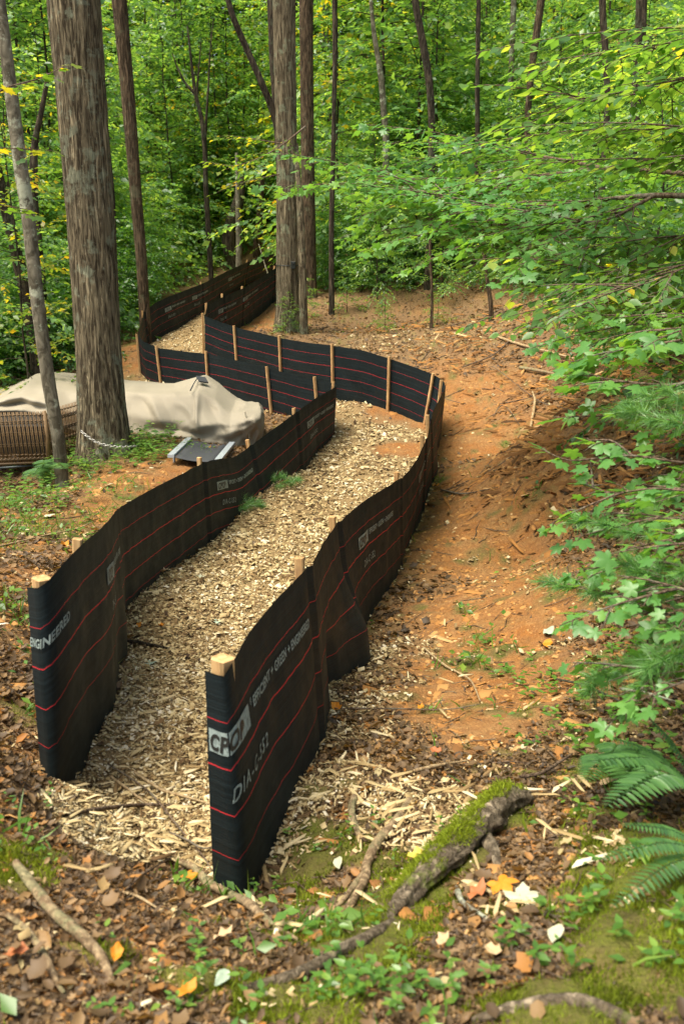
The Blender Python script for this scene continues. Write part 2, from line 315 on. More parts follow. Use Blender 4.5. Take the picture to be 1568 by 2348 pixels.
M_dark = simple('cushion_shade', (.010,.009,.008), (.022,.018,.014), 30, .85)  # near-black colour stands in for shade under the cover and behind the wicker
M_chain = simple('galvanised_steel', (.32,.31,.28), (.55,.54,.50), 60, .4, .5, .8)
M_box = simple('camera_housing', (.012,.014,.012), (.03,.035,.028), 40, .5)
M_glass = simple('lens_glass', (.004,.004,.006), (.01,.01,.012), 10, .08, .6)

# ------------------------------------------------------------------ object helpers
def tag(o, label=None, cat=None, group=None, kind=None):
    if label: o['label'] = label
    if cat: o['category'] = cat
    if group: o['group'] = group
    if kind: o['kind'] = kind
    return o
def empty(name, loc, label=None, cat=None, group=None):
    o = bpy.data.objects.new(name, None); col.objects.link(o); o.location = loc; o.empty_display_size = .1
    return tag(o, label, cat, group)
def mk(name, V, F, mat, parent=None, tint=None, smooth=True, uv=None, origin=None, kind=None):
    """V in world coords; faces: array (n,k) or list; parent -> local coords of an unrotated Empty"""
    V = np.asarray(V, dtype=np.float32).reshape(-1, 3)
    off = np.array(parent.matrix_world.translation if False else (parent.location if parent is not None else (origin if origin is not None else (0,0,0))), dtype=np.float32)
    if parent is not None and parent.parent is not None: off = off + np.array(parent.parent.location, dtype=np.float32)
    V = V - off
    me = bpy.data.meshes.new(name)
    if isinstance(F, np.ndarray):
        n, k = F.shape; me.vertices.add(len(V)); me.vertices.foreach_set('co', V.ravel())
        me.loops.add(n * k); me.loops.foreach_set('vertex_index', F.astype(np.int32).ravel())
        me.polygons.add(n); me.polygons.foreach_set('loop_start', np.arange(0, n * k, k, dtype=np.int32)); me.polygons.foreach_set('loop_total', np.full(n, k, dtype=np.int32))
        me.update(calc_edges=True); me.validate()
    else:
        me.from_pydata([tuple(map(float, v)) for v in V], [], [tuple(map(int, f)) for f in F]); me.update()
    if tint is not None and len(tint) == len(me.vertices):
        a = me.attributes.new('tint', 'FLOAT', 'POINT'); a.data.foreach_set('value', np.asarray(tint, dtype=np.float32))
    if smooth: me.polygons.foreach_set('use_smooth', np.ones(len(me.polygons), dtype=bool))
    me.materials.append(mat)
    if uv is not None:
        l = me.uv_layers.new(name='UVMap'); idx = np.empty(len(me.loops), dtype=np.int32); me.loops.foreach_get('vertex_index', idx)
        l.data.foreach_set('uv', np.asarray(uv, dtype=np.float32)[idx].ravel())
    o = bpy.data.objects.new(name, me); col.objects.link(o)
    if parent is not None: o.parent = parent
    elif origin is not None: o.location = origin
    if kind: o['kind'] = kind
    return o
def tube(P, R, n=8, cap=True):
    """tube along points P with radii R"""
    P = np.asarray([tuple(p) for p in P], float); R = np.broadcast_to(np.asarray(R, float), (len(P),)).copy()
    T = np.gradient(P, axis=0); T /= np.linalg.norm(T, axis=1)[:, None] + 1e-9
    up = np.array([0, 0, 1.]) if abs(T[0, 2]) < .9 else np.array([1., 0, 0])
    V = []; a = np.linspace(0, 2 * np.pi, n, endpoint=False); X = np.cross(up, T[0]); X /= np.linalg.norm(X)
    for i in range(len(P)):
        X = X - T[i] * X.dot(T[i]); X /= np.linalg.norm(X) + 1e-9; Y = np.cross(T[i], X)
        V.append(P[i] + R[i] * (np.cos(a)[:, None] * X + np.sin(a)[:, None] * Y))
    V = np.concatenate(V); F = []
    m = len(P); ii = np.arange(m - 1)[:, None] * n; jj = np.arange(n)[None]; j2 = (jj + 1) % n
    F = np.stack([ii + jj, ii + j2, ii + n + j2, ii + n + jj], -1).reshape(-1, 4)
    if cap and n > 2:
        V = np.concatenate([V, P[:1], P[-1:]]); c0 = m * n; c1 = c0 + 1; j = np.arange(n); jn = (j + 1) % n
        F = np.concatenate([F, np.stack([np.full(n, c0), jn, j, j], -1), np.stack([np.full(n, c1), (m-1)*n + j, (m-1)*n + jn, (m-1)*n + jn], -1)])
    return V, F
class MB:
    def __init__(s): s.V = []; s.F = []; s.n = 0; s.t = []
    def add(s, V, F, tint=.5):
        V = np.asarray(V, float); s.V.append(V)
        for f in F:
            f = [int(q) + s.n for q in f]; g = []
            for q in f:
                if q not in g: g.append(q)
            if len(g) > 2: s.F.append(g)
        s.t.append(np.full(len(V), tint)); s.n += len(V); return s
    def tube(s, P, R, n=8): return s.add(*tube(P, R, n))
    def box(s, c, size, M=None, tint=.5):
        x, y, z = [q / 2 for q in size]
        V = np.array([(sx*x, sy*y, sz*z) for sz in (-1,1) for sx, sy in ((-1,-1),(1,-1),(1,1),(-1,1))])
        if M is not None: V = V @ np.array(M.to_3x3()).T
        return s.add(V + np.array(c), [(3,2,1,0),(4,5,6,7),(0,1,5,4),(1,2,6,5),(2,3,7,6),(3,0,4,7)], tint)
    def obj(s, name, mat, parent=None, origin=None, smooth=False, kind=None):
        return mk(name, np.concatenate(s.V), s.F, mat, parent, np.concatenate(s.t), smooth, origin=origin, kind=kind)
def smoothpath(P, n=6): return catmull(np.array([tuple(p) for p in P]), n)

# templates: verts (n,3) with x = along leaf, y = across, z = up ; faces triangles
def T_oval():
    return np.array([(0,0,0),(.38,.27,.05),(1,0,-.06),(.38,-.27,.05),(.5,0,0)]), np.array([(0,4,1),(1,4,2),(0,3,4),(3,2,4)])
def T_rhomb():
    return np.array([(0,0,0),(.42,.28,.05),(1,0,-.06),(.42,-.28,.05)]), np.array([(0,2,1),(0,3,2)])
def T_maple():
    half = [(0,.60),(11,.45),(22,.42),(33,.29),(44,.40),(57,.55),(69,.43),(82,.38),(97,.27),(111,.34),(126,.40),(143,.31),(160,.24)]
    pts = [(a, r) for a, r in half] + [(180, .11)] + [(-a, r) for a, r in half[:0:-1]]
    V = [(0.40, 0, .03)] + [(.40 + r * math.cos(math.radians(a)), r * math.sin(math.radians(a)), -.18 * r * r + .02 * math.cos(math.radians(a * 5))) for a, r in pts]
    n = len(pts); return np.array(V), np.array([(0, 1 + i, 1 + (i + 1) % n) for i in range(n)])
def T_ovate():
    xs = [(0,0),(.12,.17),(.35,.29),(.62,.22),(.85,.09),(1,0)]
    V = [(x, 0, -.05 * x * x) for x, y in xs] + [(x, y, .05 - .1 * x * x) for x, y in xs[1:5]] + [(x, -y, .05 - .1 * x * x) for x, y in xs[1:5]]
    F = []
    L = [0, 6, 7, 8, 9, 5]; R = [0, 10, 11, 12, 13, 5]
    for i in range(5):
        a, b = i, i + 1
        F += [(a, b, L[i+1]), (a, L[i+1], L[i])] if i not in (0,) else [(a, b, L[1])]
        F += [(a, R[i+1], b), (a, R[i], R[i+1])] if i not in (0,) else [(a, R[1], b)]
    F = [f for f in F if len(set(f)) == 3]
    return np.array(V), np.array(F)
def T_dead():
    P = [(0,0,.02),(.14,.20,.16),(.34,.22,.08),(.55,.33,.24),(.72,.19,.12),(1,.06,.26),(.80,-.14,.08),(.62,-.28,.14),(.40,-.23,.03),(.18,-.26,.20)]
    return np.array([(.45,0,-.02)] + P), np.array([(0, 1 + i, 1 + (i + 1) % 10) for i in range(10)])
def T_dead2():
    return np.array([(0,0,0),(.3,.24,.16),(.7,.22,.24),(1,.05,.10),(.7,-.20,.16),(.3,-.25,.05),(.5,0,-.03)]), np.array([(6,0,1),(6,1,2),(6,2,3),(6,3,4),(6,4,5),(6,5,0)])
def T_chip():
    return np.array([(-.5,-.16,0),(.34,-.22,.02),(.5,.06,.0),(-.30,.18,.03),(-.46,-.13,.05),(.30,-.19,.10),(.47,.04,.05),(-.27,.15,.09)]), \
           np.array([(4,5,6),(4,6,7),(0,1,5),(0,5,4),(1,2,6),(1,6,5),(2,3,7),(2,7,6),(3,0,4),(3,4,7)])
def T_crumb():
    return np.array([(-.5,-.3,0),(.4,-.45,0),(.5,.35,0),(-.35,.4,0),(0,.05,.42)]), np.array([(0,1,4),(1,2,4),(2,3,4),(3,0,4)])
def T_blade():
    return np.array([(0,.035,0),(0,-.035,0),(.5,.03,.08),(.5,-.03,.08),(1,0,-.02)]), np.array([(1,3,2),(1,2,0),(3,4,2)])
def T_needle():
    return np.array([(0,.012,0),(0,-.012,0),(1,0,-.05)]), np.array([(0,1,2)])

def inst(tpl, P, D, Nn, S, tint, sy=None):
    """place template at P with x-axis D and z-axis approx Nn, scale S -> V,F,tint"""
    TV, TF = tpl; P = np.asarray(P, float); D = np.asarray(D, float); D = D / (np.linalg.norm(D, axis=1)[:, None] + 1e-9)
    Y = np.cross(Nn, D); Y /= np.linalg.norm(Y, axis=1)[:, None] + 1e-9; Z = np.cross(D, Y)
    S = np.broadcast_to(S, (len(P),)); sy = np.ones(len(P)) if sy is None else sy
    V = P[:, None] + S[:, None, None] * (TV[None, :, 0, None] * D[:, None] + (TV[None, :, 1] * sy[:, None])[..., None] * Y[:, None] + TV[None, :, 2, None] * Z[:, None])
    F = TF[None] + (np.arange(len(P)) * len(TV))[:, None, None]
    return V.reshape(-1, 3), F.reshape(-1, TF.shape[1]), np.repeat(tint, len(TV))
def cat(*parts):
    V = []; F = []; T = []; n = 0
    for v, f, t in parts:
        V.append(v); F.append(f + n); T.append(t); n += len(v)
    return np.concatenate(V), np.concatenate(F), np.concatenate(T)
def terr_normals(x, y):
    e = .02; dx = (hz(x + e, y) - hz(x - e, y)) / (2 * e); dy = (hz(x, y + e) - hz(x, y - e)) / (2 * e)
    return np.stack([-dx, -dy, np.ones_like(dx)], -1)
def rdir(n, tilt=0.0, r=rng):
    a = r.uniform(0, 2 * np.pi, n); return np.stack([np.cos(a), np.sin(a), r.normal(0, 1, n) * tilt], -1)

# ------------------------------------------------------------------ ground sheet
gx = .9 * np.sinh(np.linspace(-4.7, 4.7, 560)); gy = 2.5 + 1.2 * np.sinh(np.linspace(-2.9, 4.85, 620))
X, Y = np.meshgrid(gx, gy); Z = hz(X, Y)
ch, cl, mo, gr, pw = masks(X.ravel(), Y.ravel())
Z = Z + (cl * (.030 * np.abs(vnoise(X.ravel() * 5, Y.ravel() * 5, 61)) + .020 * vnoise(X.ravel() * 11, Y.ravel() * 9, 62))).reshape(Z.shape) + (.02 * ch + .03 * mo).reshape(Z.shape) * (.5 + fbm(X, Y, 9, 77, 2))
nx, ny = len(gx), len(gy); I = (np.arange(ny - 1)[:, None] * nx + np.arange(nx - 1)[None]).ravel()
gnd = mk('ground', np.stack([X, Y, Z], -1).reshape(-1, 3), np.stack([I, I + 1, I + nx + 1, I + nx], -1), M_ground, kind='structure')
a = gnd.data.attributes.new('cover', 'FLOAT_COLOR', 'POINT'); a.data.foreach_set('color', np.stack([ch, cl, gr, np.ones_like(ch)], -1).astype(np.float32).ravel())
a = gnd.data.attributes.new('mossy', 'FLOAT', 'POINT'); a.data.foreach_set('value', mo.astype(np.float32))

# ------------------------------------------------------------------ loose ground material
def polar(n, d0, d1, half=.42, r=rng):
    d = np.exp(r.uniform(math.log(d0), math.log(d1), n)); a = r.uniform(-half, half, n); return a * d, d
def scatter(n, d0, d1, accept, half=.42):
    x, y = polar(n, d0, d1, half); ms = masks(x, y); p = accept(*ms[:4], x, y, ms[4]); k = rng.random(n) < p; return x[k], y[k]
# chips of wood on the walk
x, y = scatter(330000, 1.8, 33, lambda c, l, m, g, X_, Y_, p: np.where(c > .3, np.clip(c, 0, 1) * .9, c * .35))
n = len(x); N3 = terr_normals(x, y) + rng.normal(0, .55, (n, 3)) * [1, 1, .3]
S = np.minimum(rng.lognormal(math.log(.0195), .52, n), .055) * np.clip(y / 6, .6, 2.2) ** .7
P = np.stack([x, y, hz(x, y) + .012 + rng.uniform(0, .022, n)], -1)
V, F, T = inst(T_chip(), P, rdir(n, .32), N3, S, np.clip(rng.beta(1.7, 1.5, n) + .3 * vnoise(x * 3, y * 3, 99), 0, 1), rng.uniform(.6, 2.0, n))
mk('wood_chips', V, F, M_chip, tint=T, smooth=False, kind='stuff')
# long splinters among them near the mouth
x, y = scatter(9000, 2.2, 8, lambda c, l, m, g, X_, Y_, p: np.where(c > .3, np.exp(-((Y_ - 2.9) / 1.2) ** 2) * .4 + .03, .012)); n = len(x)
V, F, T = inst(T_chip(), np.stack([x, y, hz(x, y) + .03], -1), rdir(n, .15), terr_normals(x, y) + rng.normal(0, .2, (n, 3)), rng.uniform(.04, .13, n), rng.beta(3, 1.8, n), rng.uniform(.15, .38, n))
mk('wood_splinters', V, F, M_chip, tint=T, smooth=False, kind='stuff')
# dead leaves
TRK = BL(seg((1080,930),(1110,1150),4,1.0,1)+seg((1110,1150),(1120,1450),5,.75,1)+seg((1120,1450),(1090,1680),4,.45,.9)+[(300,1100,.8,.8),(150,1280,.5,.6)])
x, y = scatter(330000, 1.5, 26, lambda c, l, m, g, X_, Y_, p: (1 - .88 * blobs(X_, Y_, TRK)) * np.clip(np.where(Y_ < 3, .5, .62) - .72 * l - .75 * m - .5 * g, 0.02, 1) * np.where(p, .04, 1) * (1 - .8 * c), .46); n = len(x)
S = np.minimum(rng.lognormal(math.log(.0235), .48, n), .05) * np.clip(y / 4, .42, 2.2) ** .8
big_ = (rng.random(n) < .018) & (y < 9); S = np.where(big_, rng.uniform(.04, .075, n) * np.clip(y / 4, .8, 1.2), S)
lp = np.stack([x, y, hz(x, y) + rng.uniform(.002, .018, n) + .012 * big_], -1); ld = rdir(n, .25); ln_ = terr_normals(x, y) + rng.normal(0, .38, (n, 3)) * [1, 1, .3]; lt = np.clip(rng.beta(1.3, 2.3, n) + .25 * vnoise(x * 2, y * 2, 44) + .18 * big_, 0, 1); ly = rng.uniform(.5, 1.5, n)
k = rng.random(n) < .4; V, F, T = cat(inst(T_dead(), lp[k], ld[k], ln_[k], S[k], lt[k], ly[k]), inst(T_dead2(), lp[~k], ld[~k], ln_[~k], S[~k], lt[~k], ly[~k]))
mk('leaf_litter', V, F, M_litter, tint=T, smooth=False, kind='stuff')
# clay crumbs, bark flakes
x, y = scatter(130000, 1.6, 24, lambda c, l, m, g, X_, Y_, p: np.clip(.12 + .6 * l - m, 0, 1) * (1 - c) * np.where(Y_ > 0, 1, 0)); n = len(x)
V, F, T = inst(T_crumb(), np.stack([x, y, hz(x, y) - .002], -1), rdir(n, .1), terr_normals(x, y) + rng.normal(0, .2, (n, 3)), np.minimum(rng.lognormal(math.log(.014), .6, n), .06) * np.clip(y / 6, .7, 1.8) ** .6, rng.beta(2.6, 2, n), rng.uniform(.6, 1.5, n))
mk('clay_crumbs', V, F, M_crumb, tint=T, smooth=False, kind='stuff')
x, y = scatter(60000, 2.2, 24, lambda c, l, m, g, X_, Y_, p: np.clip(.22 * l + .1, 0, .3) * (1 - c) * np.where(p, .3, 1)); n = len(x)
V, F, T = inst(T_chip(), np.stack([x, y, hz(x, y) + .004], -1), rdir(n, .1), terr_normals(x, y) + rng.normal(0, .15, (n, 3)), rng.lognormal(math.log(.035), .5, n), rng.beta(2.4, 2.2, n), rng.uniform(.4, 1.6, n))
mk('bark_flakes', V, F, M_crumb, tint=T, smooth=False, kind='stuff')
DB = BL([(1100,770,1.6,1),(1200,800,1.5,1),(1270,880,1.3,1),(1320,980,.9,1),(1180,900,1.0,.7),(1380,900,1.0,1),(1280,740,1.6,1),(950,750,1.3,.7),(1420,1100,.6,.8),(1350,1150,.5,.6)])
x, y = polar(26000, 4, 24); k = rng.random(len(x)) < blobs(x, y, DB); x, y = x[k], y[k]; n = len(x)
k = rng.random(n) < .35; S = np.where(k, rng.uniform(.12, .38, n), rng.uniform(.04, .13, n)); sy = np.where(k, rng.uniform(.08, .2, n), rng.uniform(.4, 1.4, n))
V, F, T = inst(T_chip(), np.stack([x, y, hz(x, y) + rng.uniform(.005, .06, n)], -1), rdir(n, .22), terr_normals(x, y) + rng.normal(0, .35, (n, 3)), S, rng.beta(1.5, 2.2, n), sy)
mk('bark_debris', V, F, M_crumb, tint=T, smooth=False, kind='stuff')
# moss tufts
x, y = scatter(220000, 1.5, 5, lambda c, l, m, g, X_, Y_, p: np.clip(m * 1.3 - .25, 0, 1), .5); n = len(x)
D = rng.normal(0, .6, (n, 3)) + [0, 0, 1.1]
V, F, T = inst(T_blade(), np.stack([x, y, hz(x, y) + .004], -1), D, rdir(n), rng.uniform(.012, .032, n), np.clip(rng.beta(2, 2, n) + .5 * vnoise(x * 9, y * 9, 3), 0, 1), np.full(n, 2.2))
mk('moss', V, F, M_moss, tint=T, kind='stuff')
# grass and small weeds
x, y = scatter(110000, 1.6, 24, lambda c, l, m, g, X_, Y_, p: np.clip(g * 1.2 - .3, 0, 1) * .8 + .0012 * (1 - np.where(p, 1, 0))); n = len(x)
V1 = inst(T_blade(), np.stack([x, y, hz(x, y)], -1), rng.normal(0, .7, (n, 3)) * [1, 1, .4] + [0, 0, .8], rdir(n), rng.uniform(.05, .15, n), rng.beta(2, 2, n))
k = rng.random(n) < .45; xk = x[k]; yk = y[k]; nk = len(xk)
V2 = inst(T_rhomb(), np.stack([xk, yk, hz(xk, yk) + rng.uniform(.02, .10, nk)], -1), rdir(nk, .3), rng.normal(0, .35, (nk, 3)) + [0, 0, 1], rng.uniform(.03, .075, nk), rng.beta(2, 2, nk))
mk('grass', *cat(V1, V2)[:2], M_weed, tint=cat(V1, V2)[2], kind='stuff')
# small sprigs (clusters) of ground cover in the foreground and beneath the trees
def sprigs(L):
    out = []
    for px, py, rad, num, ls in L:
        c = G(px, py)
        for k in range(max(2, int(num * (.38 if py > 1800 else .8)))):
            bx = c.x + rng.normal(0, rad); by = c.y + rng.normal(0, rad); bz = gz(bx, by)
            if -2.1 < bx < -1.2 and 10.7 < by < 13: continue
            nl = rng.integers(5, 11); ax = rng.normal(0, .5, 2); h = rng.uniform(.04, .12) * (2.2 if ls > .095 else 1)
            t = np.linspace(.25, 1, nl); Pn = np.stack([bx + ax[0] * h * t, by + ax[1] * h * t, bz + h * t], -1)
            ang = np.arange(nl) * 2.4 + rng.uniform(0, 6); Dn = np.stack([np.cos(ang), np.sin(ang), np.full(nl, .15)], -1)
            out.append(inst(T_ovate() if py > 1500 else T_oval(), Pn, Dn, rng.normal(0, .2, (nl, 3)) + [0, 0, 1], rng.uniform(.5, 1.1, nl) * ls * .85, rng.beta(2, 2, nl), np.full(nl, .8)))
    return cat(*out)
V, F, T = sprigs([(850,2260,.10,26,.045),(780,2290,.08,14,.045),(950,2300,.10,16,.04),(560,2200,.07,8,.035),(560,2290,.09,10,.04),(400,2270,.10,14,.035),(1100,2180,.07,6,.035),(640,2060,.05,6,.03),(730,1950,.07,10,.03),
  (860,1880,.06,6,.03),(70,1960,.07,10,.035),(30,1850,.06,6,.03),(1400,2050,.12,18,.05),(1480,2180,.12,16,.05),(1350,1990,.09,10,.05),(1250,1680,.1,8,.05),(1200,1560,.12,8,.06),(1330,1600,.12,10,.06),(700,2130,.08,10,.03),(930,1960,.06,7,.03),(620,1960,.05,4,.03),
  (200,1050,.35,40,.13),(300,1040,.45,70,.13),(340,1045,.35,50,.12),(390,1062,.25,24,.10),(60,1130,.6,60,.12),(30,1180,.6,50,.11),(150,1110,.4,26,.10),(1450,1500,.25,26,.07),(1520,1350,.3,30,.08),(1500,1620,.2,24,.06),(1540,1750,.15,20,.06),(1350,2200,.1,10,.045),(1080,1880,.05,5,.03),(300,2310,.08,9,.035),(1380,1880,.1,14,.045),(1010,2260,.08,8,.04),(1180,2250,.08,6,.04),(720,2330,.08,12,.04)])
mk('ground_cover', V, F, M_weed, tint=T, kind='stuff')

# ------------------------------------------------------------------ silt fences
class Fence:
    def __init__(s, rows):
        T, B = rows3(rows); s.T = catmull(T, 10, .35); s.B = catmull(B, 10, .35)
        mid = (s.T + s.B) / 2; L = np.r_[0, np.cumsum(np.linalg.norm(np.diff(mid[:, :3], axis=0), axis=1))]
        u = np.arange(0, L[-1], .045)
        s.T = np.stack([np.interp(u, L, s.T[:, k]) for k in range(3)], -1); s.B = np.stack([np.interp(u, L, s.B[:, k]) for k in range(3)], -1); s.u = u
        t = np.gradient((s.T + s.B) / 2, axis=0); s.N = np.stack([t[:, 1], -t[:, 0], 0 * t[:, 0]], -1); s.N /= np.linalg.norm(s.N, axis=1)[:, None]
        for _ in range(3): s.N[1:-1] = (s.N[:-2] + s.N[1:-1] * 2 + s.N[2:]) / 4
        s.N /= np.linalg.norm(s.N, axis=1)[:, None]
        s.stakes = []; s.bulges = []
    def find(s, px, py, top=True):
        src = s.T if top else (s.T + s.B) / 2
        fz = src[:, 1] * cp - (src[:, 2] - CAMZ) * sp; X_ = 784 + FPX * src[:, 0] / fz; Y_ = 1174 - FPX * (src[:, 1] * sp + (src[:, 2] - CAMZ) * cp) / fz
        return s.u[np.argmin((X_ - px) ** 2 + (Y_ - py) ** 2)]
    def pt(s, u, v, off=0.0):
        """u along, v metres below the top edge"""
        u = np.asarray(u, float); v = np.asarray(v, float)
        g = lambda A: np.stack([np.interp(u, s.u, A[:, k]) for k in range(3)], -1)
        T, B, N = g(s.T), g(s.B), g(s.N); h = np.linalg.norm(T - B, axis=1); Dn = (B - T) / h[:, None]
        near = np.ones_like(u)
        for q in s.stakes: near = np.minimum(near, np.clip(np.abs(u - q) / .25, 0, 1))
        w = .028 * vnoise(u * 1.1, v * 1.3, 3) + .026 * (.3 - np.abs(vnoise(u * 2.3 + v * 1.4, v * 1.2 + 5, 4))) + .012 * (.3 - np.abs(vnoise(u * 6 - v * 3, v * 2.5, 9))) + .004 * vnoise(u * 22, v * 3, 19)
        w = w * (.25 + .75 * near) * np.clip(.3 + v * 2, 0, 1)
        for q in s.stakes[1:]:
            if q < .9: continue
            w = w + .011 * np.tanh((u - q - .03) / .012) * np.exp(-((u - q - .03) / .10) ** 2) + .004 * vnoise(u * 45, v * 14, 21) * np.exp(-((u - q) / .09) ** 2)
        for bu, bw, ba in s.bulges: w = w + ba * np.exp(-((u - bu) / bw) ** 2) * np.clip((v - .25) * 2.4, 0, 1) ** 1.5
        top_w = .008 * vnoise(u * 5, u * 0, 12) * near
        return T + Dn * v[:, None] + N * (w + off)[:, None] + np.array([0, 0, 1.]) * top_w[:, None]
    def build(s, root):
        nv = 26; H = np.linalg.norm(s.T - s.B, axis=1) + .12
        vv = np.linspace(0, 1, nv); U = np.repeat(s.u, nv); Vv = (H[:, None] * vv[None]).ravel()
        P = s.pt(U, Vv); n = len(s.u); I = (np.arange(n - 1)[:, None] * nv + np.arange(nv - 1)[None]).ravel()
        return mk('fabric', P, np.stack([I, I + 1, I + nv + 1, I + nv], -1), M_fabric, root, uv=np.stack([U, Vv], -1))
def stake(fence, u, root, over=.03, side=-1, lean=0.0, w=.040, dark=False, off=None):
    T = fence.pt([u], [0.0])[0]; B = fence.pt([u], [.3])[0]; i = min(int(u / .045), len(fence.u) - 1)
    N = fence.N[i]; off = (w / 2 + .012) if off is None else off
    base = fence.B[i]; t = Vector(T) + Vector(N) * side * off + Vector((0, 0, over)); b = Vector(base) + Vector(N) * side * off - Vector((0, 0, .06))
    b = b + Vector((lean, 0, 0))
    ax = (t - b).normalized(); tang = Vector((-N[1], N[0], 0)); y = ax.cross(tang).normalized(); xx = y.cross(ax)
    L = (t - b).length; M = Matrix((xx, y, ax)).transposed()
    nz = 14; V = []; hw = w / 2; r = np.random.default_rng(int(u * 100) + 3)
    for k in range(nz):
        z = L * k / (nz - 1); wob = r.normal(0, .0009, 2)
        for sx, sy in ((-1,-.7),(-.7,-1),(.7,-1),(1,-.7),(1,.7),(.7,1),(-.7,1),(-1,.7)):
            V.append(b + M @ Vector((sx * hw + wob[0], sy * hw + wob[1], z + (r.normal(0, .0016) if k == nz - 1 else 0))))
    F = [[k * 8 + j, k * 8 + (j + 1) % 8, (k + 1) * 8 + (j + 1) % 8, (k + 1) * 8 + j] for k in range(nz - 1) for j in range(8)] + [list(range((nz - 1) * 8, nz * 8))]
    return mk('stake', V, F, M_wood, root, smooth=False)
def text_mesh(txt, size, bold=0.0, shear=0.0, space=1.0):
    c = bpy.data.curves.new('lettering', 'FONT'); c.body = txt; c.size = size; c.offset = bold; c.shear = shear; c.resolution_u = 3; c.space_character = space
    o = bpy.data.objects.new('lettering', c); col.objects.link(o); dg = bpy.context.evaluated_depsgraph_get(); dg.update()
    me = bpy.data.meshes.new_from_object(o.evaluated_get(dg)); bpy.data.objects.remove(o)
    b = bmesh.new(); b.from_mesh(me); bmesh.ops.triangulate(b, faces=b.faces)
    for _ in range(4):
        e = [q for q in b.edges if q.calc_length() > .022]
        if not e: break
        bmesh.ops.subdivide_edges(b, edges=e, cuts=1); bmesh.ops.triangulate(b, faces=b.faces)
    V = np.array([v.co[:] for v in b.verts]); F = [[v.index for v in f.verts] for f in b.faces]; b.free(); return V, F
TX = {'logo': text_mesh('CPOP', .082, .0030, .2, 1.15), 'slogan': text_mesh('EFFICIENT + GREEN + ENGINEERED', .054, .0016, .12, 1.06), 'dia': text_mesh('DIA-C-552', .072, .0012, .25, 1.3), 'r': text_mesh('\u00ae', .035)}
M_ink = simple('black_ink', (.012,.014,.013), (.03,.03,.028), 40, .5)
def printing(f, root, u, what=('logo','slogan','dia'), v=.215, umin=0, umax=1e9, stretch=1.0):
    def put(V, F, u0, v0, mat, off, name):
        U = u0 + V[:, 0] * stretch; keep = (U > umin) & (U < umax)
        F = [q for q in F if all(keep[i] for i in q)]
        if not F: return
        mk(name, f.pt(U, v0 - V[:, 1], off), F, mat, root, smooth=False)
    if 'logo' in what:
        nu, nv = 17, 6; gu, gv = np.meshgrid(np.linspace(0, .345, nu), np.linspace(0, -.084, nv)); V = np.stack([gu.ravel(), gv.ravel()], -1)
        # slanted right edge like the printed badge
        F = [[j * nu + i, j * nu + i + 1, (j + 1) * nu + i + 1, (j + 1) * nu + i] for j in range(nv - 1) for i in range(nu - 1)]
        put(V, F, u, v, M_print, .0045, 'printed_badge')
        put(TX['logo'][0], TX['logo'][1], u + .025, v + .072, M_ink, .007, 'badge_lettering')
        put(TX['r'][0], TX['r'][1], u + .352, v + .022, M_print, .005, 'printed_symbol')
    if 'slogan' in what: put(TX['slogan'][0], TX['slogan'][1], u + .39, v + .045, M_print, .005, 'printed_slogan')
    if 'dia' in what: put(TX['dia'][0], TX['dia'][1], u + .125, .455, M_print, .005, 'printed_code')
FR = Fence(RROWS); FL = Fence(LROWS)
rf = empty('silt_fence', tuple(RB[1]), 'black silt fence with red threads, right of the chip path beside the orange track', 'fence')
lf = empty('silt_fence', tuple(LB[1]), 'black silt fence with red threads, left of the chip path beside the beige cover', 'fence')
rs = [(776,1197),(921,1097),(978,1005),(984,960),(1018,878),(1000,860),(893,822),(767,793),(645,775),(540,750),(470,722),(478,700),(515,680),(560,660),(632,612)]
ls = [(195,1240),(467,1062),(575,1020),(682,945),(768,884),(725,872),(618,845),(477,812),(365,798),(318,770),(332,716),(465,650),(570,600)]
FR.stakes = [0.05, FR.find(708,1300)] + [FR.find(*q) for q in rs]; FL.stakes = [.05] + [FL.find(*q) for q in ls]
FR.bulges = [(FR.find(772,1200) - .05, .30, .13), (FR.find(740,1245), .18, -.07)]; FL.bulges = [(FL.find(262,1175), .12, .03)]
FR.build(rf); FL.build(lf)
stake(FR, .06, rf, .04, -1, w=.062); stake(FL, .06, lf, .03, -1, w=.062)
for u in FR.stakes[1:]: stake(FR, u, rf, random.uniform(.03, .06), w=.040)
for u in FL.stakes[1:]: stake(FL, u, lf, .012 if u < 2 else random.uniform(.03, .06), w=.040)
printing(FR, rf, 0.0, v=.20, umin=.004, umax=FR.find(708,1300) - .02, stretch=.95)
for q in [(812,1160),(962,1040),(500,686),(560,660)]: printing(FR, rf, FR.find(*q))
printing(FL, lf, -.95, ('slogan',), umin=.004, v=.20, stretch=1.0)
for q in [(238,1205),(492,1055),(700,930),(375,686),(440,660),(525,620)]: printing(FL, lf, FL.find(*q))

# ------------------------------------------------------------------ trees
def trunk(name, pts, radii, mat, root, segs=20, rings=8, ridge=0.0, flare=0.0, zf=3.0):
    P = smoothpath(pts, rings); L = np.linspace(0, 1, len(P)); R = np.interp(L, np.linspace(0, 1, len(radii)), radii)
    z = P[:, 2] - P[0, 2]; R = R * (1 + flare * np.exp(-z / .28))
    V, F = tube(P, R, segs, False)
    if ridge or flare:
        n = segs; a = np.tile(np.linspace(0, 2 * np.pi, n, endpoint=False), len(P)); zz = np.repeat(z, n); c = np.repeat(P, n, axis=0)
        ca, sa = np.cos(a), np.sin(a); rd = ridge * (2 * np.abs(vnoise(np.mod(a * 9 + .5 * zz, 56), zz * zf, 5)) + 1.2 * vnoise(a * 4, zz * .8, 6))
        fl = flare * .5 * np.exp(-zz / .2) * np.cos(5 * a + 1)
        V = c + (V - c) * (1 + rd + fl)[:, None]
    return mk(name, V, F, mat, root)
